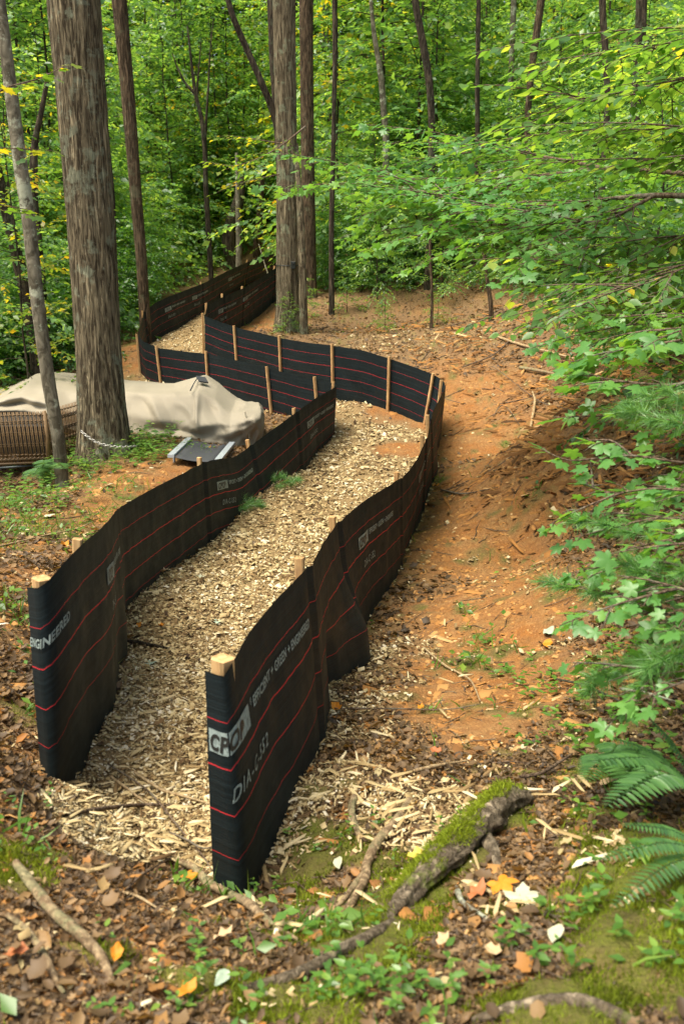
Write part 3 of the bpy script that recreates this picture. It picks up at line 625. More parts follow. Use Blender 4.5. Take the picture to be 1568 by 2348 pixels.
def leaves_on(Ptw, Dtw, leaf, rg, tpl, droop=.3, flat=.35, tlo=0., thi=1., green=None):
    """alternate leaves on twig points"""
    n = len(Ptw); side = np.where(np.arange(n) % 2 == 0, 1, -1) * rg.uniform(.5, 1.2, n)
    X_ = np.stack([-Dtw[:, 1], Dtw[:, 0], 0 * Dtw[:, 0]], -1); D = Dtw + X_ * side[:, None]; D[:, 2] -= droop * rg.uniform(.3, 1.6, n)
    N = rg.normal(0, flat, (n, 3)) + [0, 0, 1]
    return inst(tpl, Ptw, D, N, leaf * rg.uniform(.55, 1.25, n), tlo + (thi - tlo) * rg.beta(2.2, 2.4, n) if green is None else green(n), rg.uniform(.8, 1.25, n))
def spray(P, rg, leaf, tpl, tw_gap=.16, tw_len=.5, lf_gap=.055, droop=.3, flat=.35, start=.2, tz=.12, **k):
    """twigs and leaves on both sides of a branch polyline P"""
    P = np.asarray(P, float); seg_ = np.linalg.norm(np.diff(P, axis=0), axis=1); L = np.r_[0, np.cumsum(seg_)]; tot = L[-1]
    s = np.arange(tot * start, tot, tw_gap); out_p = []; out_d = []; tw = []
    for i, q in enumerate(s):
        p = np.array([np.interp(q, L, P[:, k_]) for k_ in range(3)]); p2 = np.array([np.interp(min(q + .1, tot), L, P[:, k_]) for k_ in range(3)]); d = p2 - p; nd = np.linalg.norm(d)
        if nd < 1e-5: continue
        d /= nd; x = np.array([-d[1], d[0], 0]) * (1 if i % 2 else -1); dd = d * .75 + x * rg.uniform(.5, 1.1) + [0, 0, rg.normal(0, tz)]; dd /= np.linalg.norm(dd)
        ln = tw_len * (1.15 - .85 * (q - s[0]) / (tot - s[0] + 1e-6)) * rg.uniform(.6, 1.2); m = max(2, int(ln / lf_gap)); t = np.linspace(.12, 1, m)[:, None] * ln
        pts = p + dd * t + np.array([0, 0, -.16]) * (t ** 2) / max(ln, .1); out_p.append(pts); out_d.append(np.repeat(dd[None], m, 0)); tw.append((p, pts[-1]))
    m = int(tot * .8 / lf_gap); t = np.linspace(tot * .2, tot, max(m, 2)); pts = np.stack([np.interp(t, L, P[:, k_]) for k_ in range(3)], -1); dd = np.gradient(pts, axis=0); dd /= np.linalg.norm(dd, axis=1)[:, None] + 1e-9
    out_p.append(pts); out_d.append(dd)
    return leaves_on(np.concatenate(out_p), np.concatenate(out_d), leaf, rg, tpl, droop, flat, **k), tw
def gen_sapling(seed, H=6, r0=.04, nbr=26, Lb=2.2, leaf=.10, tpl=None, low=.12, droop=.3, gap=.06, twg=.17, up=.25, wander=.3, tlo=0., thi=1.):
    """a layered understory tree around the origin: wood tubes and leaves"""
    rg = np.random.default_rng(seed); tpl = tpl or T_rhomb()
    k = 9; t = np.linspace(0, 1, k); tr = np.stack([wander * t * rg.normal(0, .5) + np.cumsum(rg.normal(0, .04, k)), wander * t * rg.normal(0, .5) + np.cumsum(rg.normal(0, .04, k)), t * H], -1)
    wood = [tube(tr, r0 * (1 - .85 * t) + .004, 7, False)]; lv = []
    for i in range(nbr):
        f = low + (1 - low) * (i + rg.random()) / nbr; p = np.array([np.interp(f, t, tr[:, q]) for q in range(3)]); a = i * 2.4 + rg.normal(0, .4)
        ln = Lb * (1.1 - .72 * f) * rg.uniform(.6, 1.15); q = np.linspace(0, 1, 6)
        b = p + np.stack([np.cos(a + .3 * q * rg.normal()) * q * ln, np.sin(a + .3 * q * rg.normal()) * q * ln, (up + .25 * f + rg.normal(0, .22)) * q * ln - (.34 + rg.normal(0, .12)) * q ** 2 * ln], -1)
        wood.append(tube(b, np.linspace(r0 * .32, .003, 6), 4, False)); s, tw = spray(b, rg, leaf, tpl, twg, .36 * ln, gap, droop, .6, tz=.42, tlo=tlo, thi=thi); lv.append(s)
    W_ = cat(*[(v, f, np.zeros(len(v))) for v, f in wood]); return W_[:2], cat(*lv)
def sap_mesh(name, wood, lv, wm, lm):
    def me(nm, V, F, mat, T=None):
        o = mk(nm, V, F, mat, tint=T); m = o.data; bpy.data.objects.remove(o); return m
    return me('trunk', wood[0], wood[1], wm), me('foliage', lv[0], lv[1], lm, lv[2])
def place_tree(kind, loc, rz, s, name, label, catg, group=None, tilt=0.0, zs=1.0):
    r = empty(name, loc, label, catg, group); r.rotation_euler = (tilt, 0, rz); r.scale = (s, s, s * zs)
    for m in kind:
        o = bpy.data.objects.new(m.name.split('.')[0], m); col.objects.link(o); o.parent = r
    return r
KA = [sap_mesh('a', *gen_sapling(100 + i, H=8.5, r0=.035, nbr=46, Lb=2.9, leaf=.155, gap=.075, twg=.18, low=.05), M_barkD, M_leafF) for i in range(4)]
KY = [sap_mesh('y', *gen_sapling(200 + i, H=7.5, r0=.03, nbr=36, Lb=2.8, leaf=.16, gap=.08, twg=.2), M_barkD, M_leafY) for i in range(2)]
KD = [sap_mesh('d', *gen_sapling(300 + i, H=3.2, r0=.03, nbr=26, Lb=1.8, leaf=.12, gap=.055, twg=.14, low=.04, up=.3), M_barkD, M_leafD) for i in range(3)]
KG = [sap_mesh('g', *gen_sapling(400 + i, H=3.8, r0=.03, nbr=26, Lb=2.0, leaf=.135, gap=.06, twg=.15, low=.06), M_barkD, M_leaf) for i in range(3)]

# measured trunks -------------------------------------------------
def Wp(L, d0, dl=0.0): return [W(px, py, d0 + dl * i) for i, (px, py) in enumerate(L)]
def big_tree(name, label, base_px, pts, d, radii, mat, segs=24, ridge=0., flare=0., rings=8, catg='tree', zf=3.0):
    b = W(*base_px, d); gzb = gz(b.x, b.y); b.z = gzb
    r = empty(name, b, label, catg); P = [b - Vector((0, 0, .15))] + [W(px, py, dd) for px, py, dd in pts]
    trunk('trunk', P, radii, mat, r, segs, rings, ridge, flare, zf); return r, P
oak, _ = big_tree('oak_tree', 'thick rough-barked trunk at left with a chain at its foot', (240,1020), [(236,960,12.02),(226,800,12.05),(208,500,12.1),(190,250,12.1),(170,0,12.1),(140,-400,12.1)], 12.0,
                  [.30,.285,.262,.265,.27,.28,.25], M_barkA, 96, .045, .26, 22, zf=2.2)
tA, _ = big_tree('maple_sapling', 'slender pale grey trunk leaning left in front of the beige cover', (140,1072), [(135,1010,10.8),(113,880,10.8),(88,700,10.8),(66,500,10.8),(48,380,10.8),(25,200,10.8),(5,40,10.8),(-40,-300,10.8)], 10.9,
                 [.075,.07,.073,.072,.07,.072,.065,.058,.05], M_barkC, 20, 0, .15, 8)
tB, _ = big_tree('tree', 'tall straight brown trunk rising behind the leftmost bend of the fence', (332,722), [(325,600,22),(315,480,22),(303,330,22),(288,150,22),(274,0,22),(250,-300,22)], 22.,
                 [.12,.115,.12,.13,.14,.15,.14], M_barkE, 28, .03, .1, 8)
tC, _ = big_tree('poplar_tree', 'thick pale ridged trunk at the centre with a small camera strapped on it', (662,768), [(662,700,21.4),(660,560,21.4),(658,380,21.4),(654,180,21.4),(652,0,21.4),(648,-350,21.4)], 21.4,
                 [.31,.25,.235,.205,.21,.22,.20], M_barkB, 72, .05, .2, 14)
P = Wp([(690,600),(682,400),(640,200),(628,60),(620,-200)], 21.75); trunk('stem', [W(650,500,21.7), W(642,300,21.8), W(632,150,21.8), W(625,0,21.8), W(612,-300,21.8)], [.1,.12,.12,.11,.1], M_barkD, tC, 20, 8, .04)
trunk('stem', [W(640,320,21.5), W(628,262,21.5), W(600,190,21.4), W(565,110,21.4), W(535,40,21.3), W(510,-50,21.3)], [.06,.07,.065,.062,.058,.05], M_barkD, tC, 16, 8)
trunk('stem', [W(697,772,21.0), W(694,650,21.0), W(690,520,21.1), W(684,420,21.2), W(678,330,21.4)], [.095,.08,.075,.06,.05], M_barkB, tC, 18, 8, .03)
tr_list = [
 ('tree','straight dark trunk just right of the thick central trunk',(708,520),[(706,400),(704,250),(703,120),(702,-40),(700,-250)],26,[.17,.165,.16,.16,.17,.17],M_barkE),
 ('slender_tree','thin dark stem standing between the central trunks and the green hillside',(760,520),[(763,380),(766,250),(768,120),(767,0),(765,-150)],24,[.06,.055,.05,.055,.055,.05],M_barkD),
 ('slender_tree','crooked dark hillside trunk whose top leans left',(990,300),[(985,200),(975,130),(962,60),(952,0),(945,-150)],25,[.085,.085,.09,.085,.08,.07],M_barkD),
 ('slender_tree','thin upright dark stem between the crooked and the leaning brown hillside trunks',(1094,330),[(1094,220),(1095,120),(1096,50),(1097,0),(1099,-120)],24.5,[.055,.055,.052,.055,.05,.04],M_barkD),
 ('slender_tree','brown trunk leaning right at the top of the picture, high on the hillside',(1208,290),[(1214,200),(1222,130),(1232,60),(1240,0),(1255,-120)],24.5,[.07,.075,.08,.085,.085,.08],M_barkE),
 ('slender_tree','dark trunk behind the upper right foliage, left of the thicker top right trunk',(1392,240),[(1388,150),(1386,100),(1382,50),(1380,0),(1376,-100)],19,[.055,.055,.06,.06,.06,.055],M_barkD),
 ('tree','thick dark trunk nearest the top right corner, half hidden by leaves',(1455,260),[(1460,180),(1465,120),(1468,60),(1470,0),(1474,-100)],18,[.085,.085,.09,.09,.09,.085],M_barkD),
 ('slender_tree','thin dark stem right behind the thick left trunk',(262,560),[(258,450),(248,350),(236,200),(225,60),(215,-150)],25,[.07,.065,.065,.06,.06,.05],M_barkD),
 ('slender_tree','dark trunk leaning left at the far left edge behind the pale sapling',(82,800),[(65,700),(48,620),(30,540),(12,470),(-20,330)],19,[.12,.12,.115,.11,.10,.09],M_barkD),
 ('slender_tree','dark crooked stem between the pale sapling and the thick left trunk',(90,560),[(80,460),(78,380),(82,320),(95,260),(110,180)],20,[.07,.07,.08,.06,.05,.04],M_barkD),
 ('broken_trunk','broken dark trunk with torn pale wood leaning behind the far fence',(538,620),[(525,560),(530,520),(545,470),(552,430),(556,400)],36,[.22,.24,.24,.20,.16,.05],M_barkD),
 ('slender_tree','short dark trunk just left of the central trunk, above the far fence end',(590,600),[(590,560),(593,520),(597,480),(600,430),(604,370)],37,[.15,.14,.13,.12,.10,.08],M_barkE),
 ('slender_tree','pale trunk forking at the top, between the thin stem and the crooked hillside trunk',(885,330),[(880,260),(875,190),(868,140),(858,80),(850,0)],27,[.085,.08,.08,.07,.06,.045],M_barkC),
 ('slender_tree','pale grey trunk showing through the leaves at the top, left of the leaning brown trunk',(1166,300),[(1168,220),(1172,150),(1174,90),(1176,40),(1180,-60)],28,[.07,.07,.075,.075,.075,.07],M_barkC),
 ('slender_tree','thin brown bent sapling stem at the back edge of the orange track',(1127,715),[(1120,665),(1113,615),(1108,565),(1106,500),(1104,420)],20,[.045,.04,.035,.035,.03,.02],M_barkE),
 ('slender_tree','very thin sapling stem left of the bent one at the back of the clearing',(990,695),[(989,640),(986,590),(985,530),(984,470),(984,400)],21,[.03,.025,.025,.022,.02,.015],M_barkE),
 ('tree','pale straight trunk deep in the woods, between the two left trunks and the centre',(452,560),[(454,480),(455,400),(455,330),(456,250),(456,150)],41,[.12,.12,.11,.11,.10,.09],M_barkC),
 ('slender_tree','pale green-grey trunk beside the broken dark trunk',(548,600),[(548,560),(547,520),(546,480),(545,430),(543,350)],34,[.10,.09,.09,.08,.07,.05],M_barkC),
]
for nm, lb, bp, pts, d, rad, mt in tr_list:
    b = W(*bp, d); g_ = gz(b.x, b.y); P = [W(px, py, d) for px, py in pts]
    base = Vector((b.x, b.y, min(g_, b.z))) if nm else b
    r = empty(nm, base, lb, 'tree'); trunk('trunk', [base - Vector((0, 0, .1)), b.lerp(P[0], .3) if b.z - base.z < .5 else b] + P, [rad[0] * 1.12] + rad, mt, r, 16, 6, .03, .15)
# small forked understory tree at the upper left centre
b = W(478,420,30); fk = empty('forked_tree', Vector((b.x, b.y, gz(b.x, b.y))), 'small dark tree forking into thin stems, left of the leaning central branch', 'tree')
trunk('trunk', [fk.location - Vector((0,0,.1)), W(472,420,30), W(470,340,30), W(462,270,30), W(448,215,30), W(440,150,30), W(430,60,30)], [.08,.075,.07,.06,.05,.04,.02], M_barkD, fk, 10, 6)
for pts in ([(470,330),(474,260),(478,200),(482,120),(490,40)], [(462,270),(452,220),(455,170),(462,90)], [(448,215),(425,190),(405,150),(395,120)]):
    trunk('limb', [W(a_, b_, 30) for a_, b_ in pts], np.linspace(.045, .012, len(pts)), M_barkD, fk, 8, 6)

# understory trees and thickets (things; those nothing tells apart share a label)
rt = np.random.default_rng(11)
def yard(px, d): a, s = ray(px, 600); return a * d, d
far = []
for i in range(60):
    d = rt.uniform(27, 46); px = rt.uniform(-150, 1700); x = (px - 784) / FPX * d * 1.0; y = d
    if 330 < px < 760 and d < 38: d += 11; x = (px - 784) / FPX * d; y = d
    far.append((x, y, rt.uniform(.9, 1.5)))
for i, (x, y, s) in enumerate(far):
    k = KY[i % 2] if i % 6 == 0 else KA[i % 4]
    lab = ('yellowing layered young tree in the far woods', 'yellowing young trees in the far woods') if i % 6 == 0 else ('green layered young tree in the far woods', 'green young trees in the far woods')
    place_tree(k, (x, y, gz(x, y) - .1), rt.uniform(0, 6.3), s, 'young_tree', lab[0], 'young tree', lab[1])
EDGE = {(860,25):'green young tree right of the thin dark stem beside the centre',(1010,24):'green young tree behind the very thin sapling stem',(1180,23):'green young tree behind the bent brown sapling',(1330,20):'green young tree behind the limbs of the bright maple branches',
 (1500,17):'green young tree behind the yellow-flecked oval-leaved branch',(1600,14):'green young tree at the right edge behind the lower pale limb',(1700,12):'nearest green young tree at the right edge',(1250,27):'green young tree under the leaning brown hillside trunk',(1420,24):'green young tree under the thick top right trunk',
 (930,29):'green young tree under the crooked hillside trunk',(1080,29):'green young tree round the thin upright hillside stem',(760,34):'green young tree right behind the central trunks',(150,27):'green young tree behind the thick left trunk',(40,22):'green young tree behind the pale left sapling',
 (420,36):'green young tree behind the far left fence',(250,31):'green young tree behind the thin stem beside the thick left trunk',(-60,18):'green young tree cut by the left edge'}
for px, d, s, kk in [(860,25,.5,'A'),(1010,24,.45,'A'),(1180,23,.45,'A'),(1330,20,.45,'A'),(1500,17,.5,'A'),(1600,14,.5,'A'),(1700,12,.6,'A'),(1250,27,.65,'A'),(1420,24,.7,'A'),(930,29,.8,'A'),(1080,29,.75,'A'),(760,34,1,'A'),
                     (150,27,.9,'A'),(40,22,.8,'A'),(420,36,1,'A'),(250,31,1,'A'),(-60,18,.8,'A')]:
    x = (px - 784) / FPX * d; place_tree(KA[rt.integers(4)], (x, d, gz(x, d) - .1), rt.uniform(0, 6.3), s, 'young_tree', EDGE[(px, d)], 'young tree', 'green young trees edging the clearing')
for px, d, s, kk in [(600,42,1.1,'Y'),(700,37,.9,'Y'),(1000,36,1,'Y'),(60,14,.6,'Y'),(470,37,.9,'Y'),(560,40,1.0,'Y'),(130,25,.8,'Y')]:
    x = (px - 784) / FPX * d
    place_tree(KY[rt.integers(2)], (x, d, gz(x, d) - .1), rt.uniform(0, 6.3), s, 'young_tree', {600:'yellow-leaved young tree behind the far end of the left fence',700:'yellow-leaved young tree just right of the central trunk',1000:'yellowish young tree high on the hillside at the top',60:'yellow-leaved sapling at the far left edge beside the pale trunk',470:'yellow-leaved young tree left of the forked dark tree',560:'yellow-leaved young tree under the leaning central branch',130:'yellow-leaved young tree behind the thick left trunk'}[px], 'young tree')
# undergrowth merged as one mass
def merge_copies(kinds, L):
    out = []
    for (k, x, y, s, rz) in L:
        m = kinds[k % len(kinds)][1]; n = len(m.vertices); c = np.empty(n * 3, dtype=np.float32); m.vertices.foreach_get('co', c); c = c.reshape(-1, 3)
        f = np.empty(len(m.loops), dtype=np.int32); m.loops.foreach_get('vertex_index', f); f = f.reshape(-1, 3)
        t = np.empty(n, dtype=np.float32); m.attributes['tint'].data.foreach_get('value', t)
        ca, sa = math.cos(rz), math.sin(rz); v = np.stack([c[:, 0] * ca - c[:, 1] * sa, c[:, 0] * sa + c[:, 1] * ca, c[:, 2]], -1) * s + [x, y, gz(x, y) - .1]
        out.append((v, f, t))
    return cat(*out)
L = []
EX, EY = [700,900,1100,1300,1400,1480,1600,1800], [690,672,668,690,790,830,840,900]
for i in range(120):
    px = rt.uniform(720, 1780); g_ = G(px, np.interp(px, EX, EY)); d = g_.y + .5 + rt.exponential(2.2); sc_ = rt.uniform(.35, .8) * np.interp(d, [8, 20], [.75, 1])
    L.append((i, (px - 784) / FPX * d + .0, d, sc_, rt.uniform(0, 6.3)))
for i in range(45):
    px = rt.uniform(-150, 340); d = np.interp(px, [-150,0,200,340], [17,18,21,25]) + rt.uniform(0, 5)
    L.append((i, (px - 784) / FPX * d, d, rt.uniform(.5, .9), rt.uniform(0, 6.3)))
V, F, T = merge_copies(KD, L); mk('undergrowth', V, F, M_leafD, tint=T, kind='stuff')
L = []
for i in range(85):
    px = rt.uniform(-100, 760); d = np.interp(px, [-100,300,460,640,700,760], [20,28,34,40,38,30]) + rt.uniform(.5, 9)
    L.append((i, (px - 784) / FPX * d, d, rt.uniform(.6, 1.3), rt.uniform(0, 6.3)))
for i in range(80):
    px = rt.uniform(760, 1700); d = np.interp(px, [760,1100,1600], [26,25,16]) + rt.uniform(1, 12)
    L.append((i, (px - 784) / FPX * d, d, rt.uniform(.7, 1.4), rt.uniform(0, 6.3)))
V, F, T = merge_copies(KG, L); mk('undergrowth', V, F, M_leafF, tint=T, kind='stuff')
# the deep wood far behind: one mass of leaves
n = 330000; d = rt.uniform(46, 62, n); a_ = rt.uniform(-.42, .46, n); x = a_ * d
zz = hz(x, d, False) + rt.uniform(-.5, 26, n); cl_ = vnoise(x * .35, zz * .45, 8) + vnoise(x * .9, zz * 1.1, 18) * .6; k = cl_ > -.42
V, F, T = inst(T_rhomb(), np.stack([x, d, zz], -1)[k], rdir(k.sum(), .3, rt), rt.normal(0, .4, (k.sum(), 3)) + [0, 0, 1], rt.uniform(.3, .62, k.sum()), np.clip(rt.beta(2.4, 2, k.sum()) * .95 + .1, 0, .96))
mk('far_wood', V, F, M_leafF, tint=T, kind='stuff')

# layered maple boughs reaching in from the right
def bough(name, label, paths, leaf, tpl, lm, wm, catg='branch', tw_gap=.12, tw_len=.45, lf_gap=.07, droop=.35, flat=.25, r0=.02, seed=1, start=.15, green=None, rings=6, fill=0, flen=1.0):
    rg = np.random.default_rng(seed); P0 = paths[0][0]; base = Vector(P0); r = empty(name, base, label, catg); lv = []
    for pth in paths:
        P = smoothpath(pth, rings); V, F = tube(P, np.linspace(r0, .003, len(P)), 7); mk('branch', V, F, wm, r)
        s, tw = spray(P, rg, leaf, tpl, tw_gap, tw_len, lf_gap, droop, flat, start, green=green); lv.append(s); r0 *= .8
        mb = MB(); trunk_end = P[-1]
        for k in range(fill):
            i = int(len(P) * (.15 + .75 * (k + rg.random()) / fill)); i = min(i, len(P) - 2); d = P[i + 1] - P[i]; d /= np.linalg.norm(d); sd_ = np.array([-d[1], d[0], 0]) * (1 if k % 2 else -1); e = d * .8 + sd_ * rg.uniform(.5, 1.1) + [0, 0, rg.normal(.02, .14)]; l_ = flen * rg.uniform(.6, 1.2); t = np.linspace(0, 1, 6)[:, None]
            Q = P[i] + e * t * l_ - np.array([0, 0, .14]) * t ** 2 * l_; s, tq = spray(Q, rg, leaf, tpl, tw_gap, tw_len * .6, lf_gap, droop, flat, .05, green=green); lv.append(s); tw += tq; mb.tube(Q, np.linspace(.006, .002, 6), 4)
        for p, q in tw: mb.tube([p, (np.array(p) * .5 + np.array(q) * .5) + [0, 0, .01], q], [.0035, .0025, .0015], 4)
        mb.obj('twigs', wm, r, smooth=True)
    V, F, T = cat(*lv); mk('foliage', V, F, lm, r, tint=T); return r
bough('maple_bough', 'bright layered maple branch reaching left from the right edge, upper of the two pale limbs', [[W(1640,405,8.2),W(1500,392,8.6),W(1380,385,9),W(1250,400,9.3),W(1100,412,9.6),W(950,412,9.8),W(830,400,10)],[W(1380,385,9),W(1250,360,9.6),W(1150,345,10),W(1040,340,10.4)],[W(1250,400,9.3),W(1100,440,9.2),W(960,440,9.3)]],
      .105, T_maple(), M_maple, M_twig, seed=5, r0=.022, tw_len=.6, tw_gap=.11, lf_gap=.065, flat=.45, fill=11, flen=1.2)
bough('maple_bough', 'bright layered maple branch reaching left from the right edge, lower of the two pale limbs', [[W(1640,452,7.6),W(1500,448,7.9),W(1380,458,8.1),W(1250,472,8.3),W(1120,470,8.5),W(980,440,8.8),W(880,420,9)],[W(1380,458,8.1),W(1250,500,8.3),W(1100,520,8.6),W(1000,505,8.8)],[W(1500,448,7.9),W(1400,500,7.6),W(1300,520,7.5)]],
      .10, T_maple(), M_maple, M_twig, seed=6, r0=.024, tw_len=.55, tw_gap=.11, lf_gap=.065, flat=.45, fill=11, flen=1.1)
bough('maple_bough', 'near maple branch with large pale green leaves over the brown bank, below the dark thicket', [[W(1680,830,4.6),W(1560,880,4.7),W(1480,880,4.8),W(1400,870,4.9),W(1330,860,5)],[W(1560,780,4.8),W(1500,790,4.9),W(1440,800,5),W(1360,830,5.1)],[W(1640,760,5),W(1580,750,5),W(1500,760,5)]],
      .115, T_maple(), M_maple, M_twig, seed=7, r0=.009, fill=3, flen=.4, tw_len=.26, tw_gap=.10, lf_gap=.095, flat=.35)
bough('maple_bough', 'low maple twig reaching farthest left over the brown track from the right edge', [[W(1700,1060,4.2),W(1560,1060,4.2),W(1450,1045,4.2),W(1380,1050,4.2),W(1300,1055,4.25),W(1240,1030,4.3)],[W(1450,1045,4.2),W(1400,1010,4.25),W(1350,1010,4.3)]],
      .095, T_maple(), M_maple, M_twig, seed=8, r0=.006, tw_len=.16, tw_gap=.09, lf_gap=.08, flat=.35)
bough('maple_bough', 'drooping maple twig at the right edge under the lowest reaching twig', [[W(1720,1150,3.9),W(1600,1130,3.9),W(1500,1120,4),W(1400,1130,4.1),W(1340,1110,4.2)],[W(1620,1200,3.8),W(1540,1190,3.9),W(1470,1180,4),W(1400,1190,4)]],
      .09, T_maple(), M_maple, M_twig, seed=9, r0=.006, fill=3, flen=.3, tw_len=.2, tw_gap=.1, lf_gap=.09, flat=.45)
bough('maple_bough', 'small maple twig with pale leaves among the pine needles at the right edge', [[W(1700,1340,3.3),W(1600,1310,3.4),W(1520,1290,3.5),W(1420,1300,3.6),W(1320,1330,3.7)],[W(1680,1480,3.1),W(1600,1450,3.1),W(1530,1420,3.2),W(1470,1400,3.3)]],
      .085, T_maple(), M_maple, M_twig, seed=10, r0=.006, fill=3, flen=.3, tw_len=.18, tw_gap=.09, lf_gap=.08, flat=.4)
bough('maple_bough', 'dense maple twigs hanging at the right edge between the pine branches', [[W(1720,1400,3.0),W(1620,1370,3.1),W(1550,1350,3.1),W(1480,1360,3.2)],[W(1720,1560,2.9),W(1620,1540,2.9),W(1540,1520,3.0),W(1470,1540,3.0)],[W(1720,1250,3.3),W(1620,1240,3.4),W(1540,1230,3.5)]],
      .075, T_maple(), M_maple, M_twig, seed=31, r0=.006, tw_len=.22, tw_gap=.07, lf_gap=.06, flat=.6, fill=5, flen=.3)
bough('maple_bough', 'shaded maple twigs at the right edge under the dark thicket', [[W(1740,960,4.8),W(1620,960,4.9),W(1530,950,5.0),W(1440,960,5.2)],[W(1740,1090,4.4),W(1640,1100,4.5),W(1560,1110,4.6)],[W(1740,700,5.4),W(1620,720,5.6),W(1520,730,5.8),W(1430,750,6.0)]],
      .09, T_maple(), M_maple, M_twig, seed=32, r0=.008, tw_len=.32, tw_gap=.09, lf_gap=.07, flat=.55, fill=6, flen=.5)
bough('beech_bough', 'yellow-flecked leafy branch at the upper right edge with small oval leaves', [[W(1720,560,6),W(1600,600,6.3),W(1480,620,6.6),W(1360,610,7),W(1230,590,7.3)],[W(1700,650,5.8),W(1580,680,6),W(1470,680,6.3),W(1380,690,6.5)],[W(1700,480,6.6),W(1560,540,6.8),W(1430,560,7.2)],[W(1600,600,6.3),W(1480,650,6.2),W(1400,660,6.2)]],
      .085, T_ovate(), M_leaf, M_twig, seed=12, r0=.01, tw_len=.4, tw_gap=.10, lf_gap=.06, fill=8, flen=.8)
bough('hickory_bough', 'leafy branch with a few orange leaves at the top right corner', [[W(1720,120,6),W(1600,170,6.3),W(1480,210,6.8),W(1360,230,7.3),W(1250,215,7.8)],[W(1720,240,6),W(1560,290,6.3),W(1430,300,6.8),W(1330,310,7.2)],[W(1720,20,6.4),W(1600,80,6.6),W(1500,110,7),W(1380,120,7.4)],[W(1720,340,6),W(1600,360,6.4),W(1480,370,6.9)]],
      .10, T_ovate(), M_leaf, M_twig, seed=13, r0=.011, tw_len=.5, tw_gap=.11, lf_gap=.065, fill=7, flen=1.0)
bough('beech_bough', 'yellow-leaved branch hanging across the central trunk', [[W(700,290,20.5),W(650,330,20),W(600,360,19.5),W(540,380,19.5),W(470,370,20)],[W(650,330,20),W(590,320,20),W(520,310,20.5)],[W(640,400,20),W(590,410,19.7),W(520,430,19.8)]],
      .13, T_rhomb(), M_leafY, M_twig, seed=14, r0=.018, tw_len=.9, tw_gap=.2, lf_gap=.1)
bough('maple_bough', 'leafy twig with yellow and orange leaves behind the pale left sapling', [[W(-80,250,9),W(20,200,9.3),W(90,180,9.6),W(150,150,10)],[W(-80,480,9),W(0,470,9.2),W(60,480,9.4)],[W(-80,330,9),W(20,340,9.3),W(120,345,9.6)]],
      .13, T_maple(), M_leafY, M_twig, seed=15, r0=.012, tw_len=.4, tw_gap=.16, lf_gap=.12)
# thicket behind the boughs along the right bank
rg2 = np.random.default_rng(77)
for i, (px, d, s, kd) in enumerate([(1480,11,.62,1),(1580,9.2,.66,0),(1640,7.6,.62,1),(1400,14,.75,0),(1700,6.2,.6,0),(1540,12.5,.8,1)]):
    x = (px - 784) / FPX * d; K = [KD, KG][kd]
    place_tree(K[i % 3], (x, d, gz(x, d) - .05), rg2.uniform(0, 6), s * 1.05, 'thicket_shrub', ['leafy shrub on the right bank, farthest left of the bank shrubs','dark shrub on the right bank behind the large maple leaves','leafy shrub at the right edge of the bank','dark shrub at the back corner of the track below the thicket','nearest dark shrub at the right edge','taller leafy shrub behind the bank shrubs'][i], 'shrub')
for i, (px, py, s) in enumerate([(795,690,.30),(830,640,.32),(880,735,.2),(660,735,.22),(700,700,.25),(1000,720,.2)]):
    c = G(px, py + 30); place_tree(KG[i % 3], (c.x, c.y, c.z - .02), rg2.uniform(0, 6), s, 'seedling_shrub', ['small pale-leaved shrub right of the central trunk','taller pale-leaved shrub right of the central trunk, farther back','small low shrub at the back of the clearing','small leafy shrub at the left foot of the central trunk','small leafy shrub at the right foot of the central trunk','tiny shrub by the thin sapling at the back'][i], 'shrub')

# ------------------------------------------------------------------ pine boughs
def pine_bough(label, pts, seed, n=1700, ln=.11, name='pine_bough', tipw=.1):
    rg = np.random.default_rng(seed); P = smoothpath(pts, 6); r = empty(name, Vector(P[0]), label, 'branch'); V, F = tube(P, np.linspace(.006, .0015, len(P)), 6); mk('branch', V, F, M_twig, r)
    tips = []; L = len(P)
    for k in range(9):
        i = int(L * (.3 + .7 * k / 8)) - 1; i = max(1, min(i, L - 1)); d = P[i] - P[i - 1]; d /= np.linalg.norm(d) + 1e-9; side = np.array([-d[1], d[0], .1 + rg.uniform(-.3, .4)]) * (1 if k % 2 else -1) * (0 if k == 8 else rg.uniform(.5, 1.0)); e = d + side; e /= np.linalg.norm(e)
        l = rg.uniform(.05, .10); q = P[i] + e * l * (0 if k == 8 else 1); vv, ff = tube([P[i], q + e * .01], [.002, .0012], 4); mk('twig', vv, ff, M_twig, r); tips.append((q, e, .045))
    per = int(n * .5) // len(tips); out = []
    for p, e, l in tips:
        t = rg.uniform(-.6, 1, per); pos = p + e * (t * l)[:, None]; D = e * rg.uniform(.3, 1.1, per)[:, None] + rg.normal(0, .55, (per, 3)); D[:, 2] -= .1
        out.append(inst(T_needle(), pos, D, rdir(per, 1, rg), rg.uniform(.7, 1.1, per) * ln * .78, np.clip(rg.beta(2, 2, per) + .1, 0, 1), np.full(per, 1.5)))
    V, F, T = cat(*out); mk('needles', V, F, M_needle, r, tint=T); return r
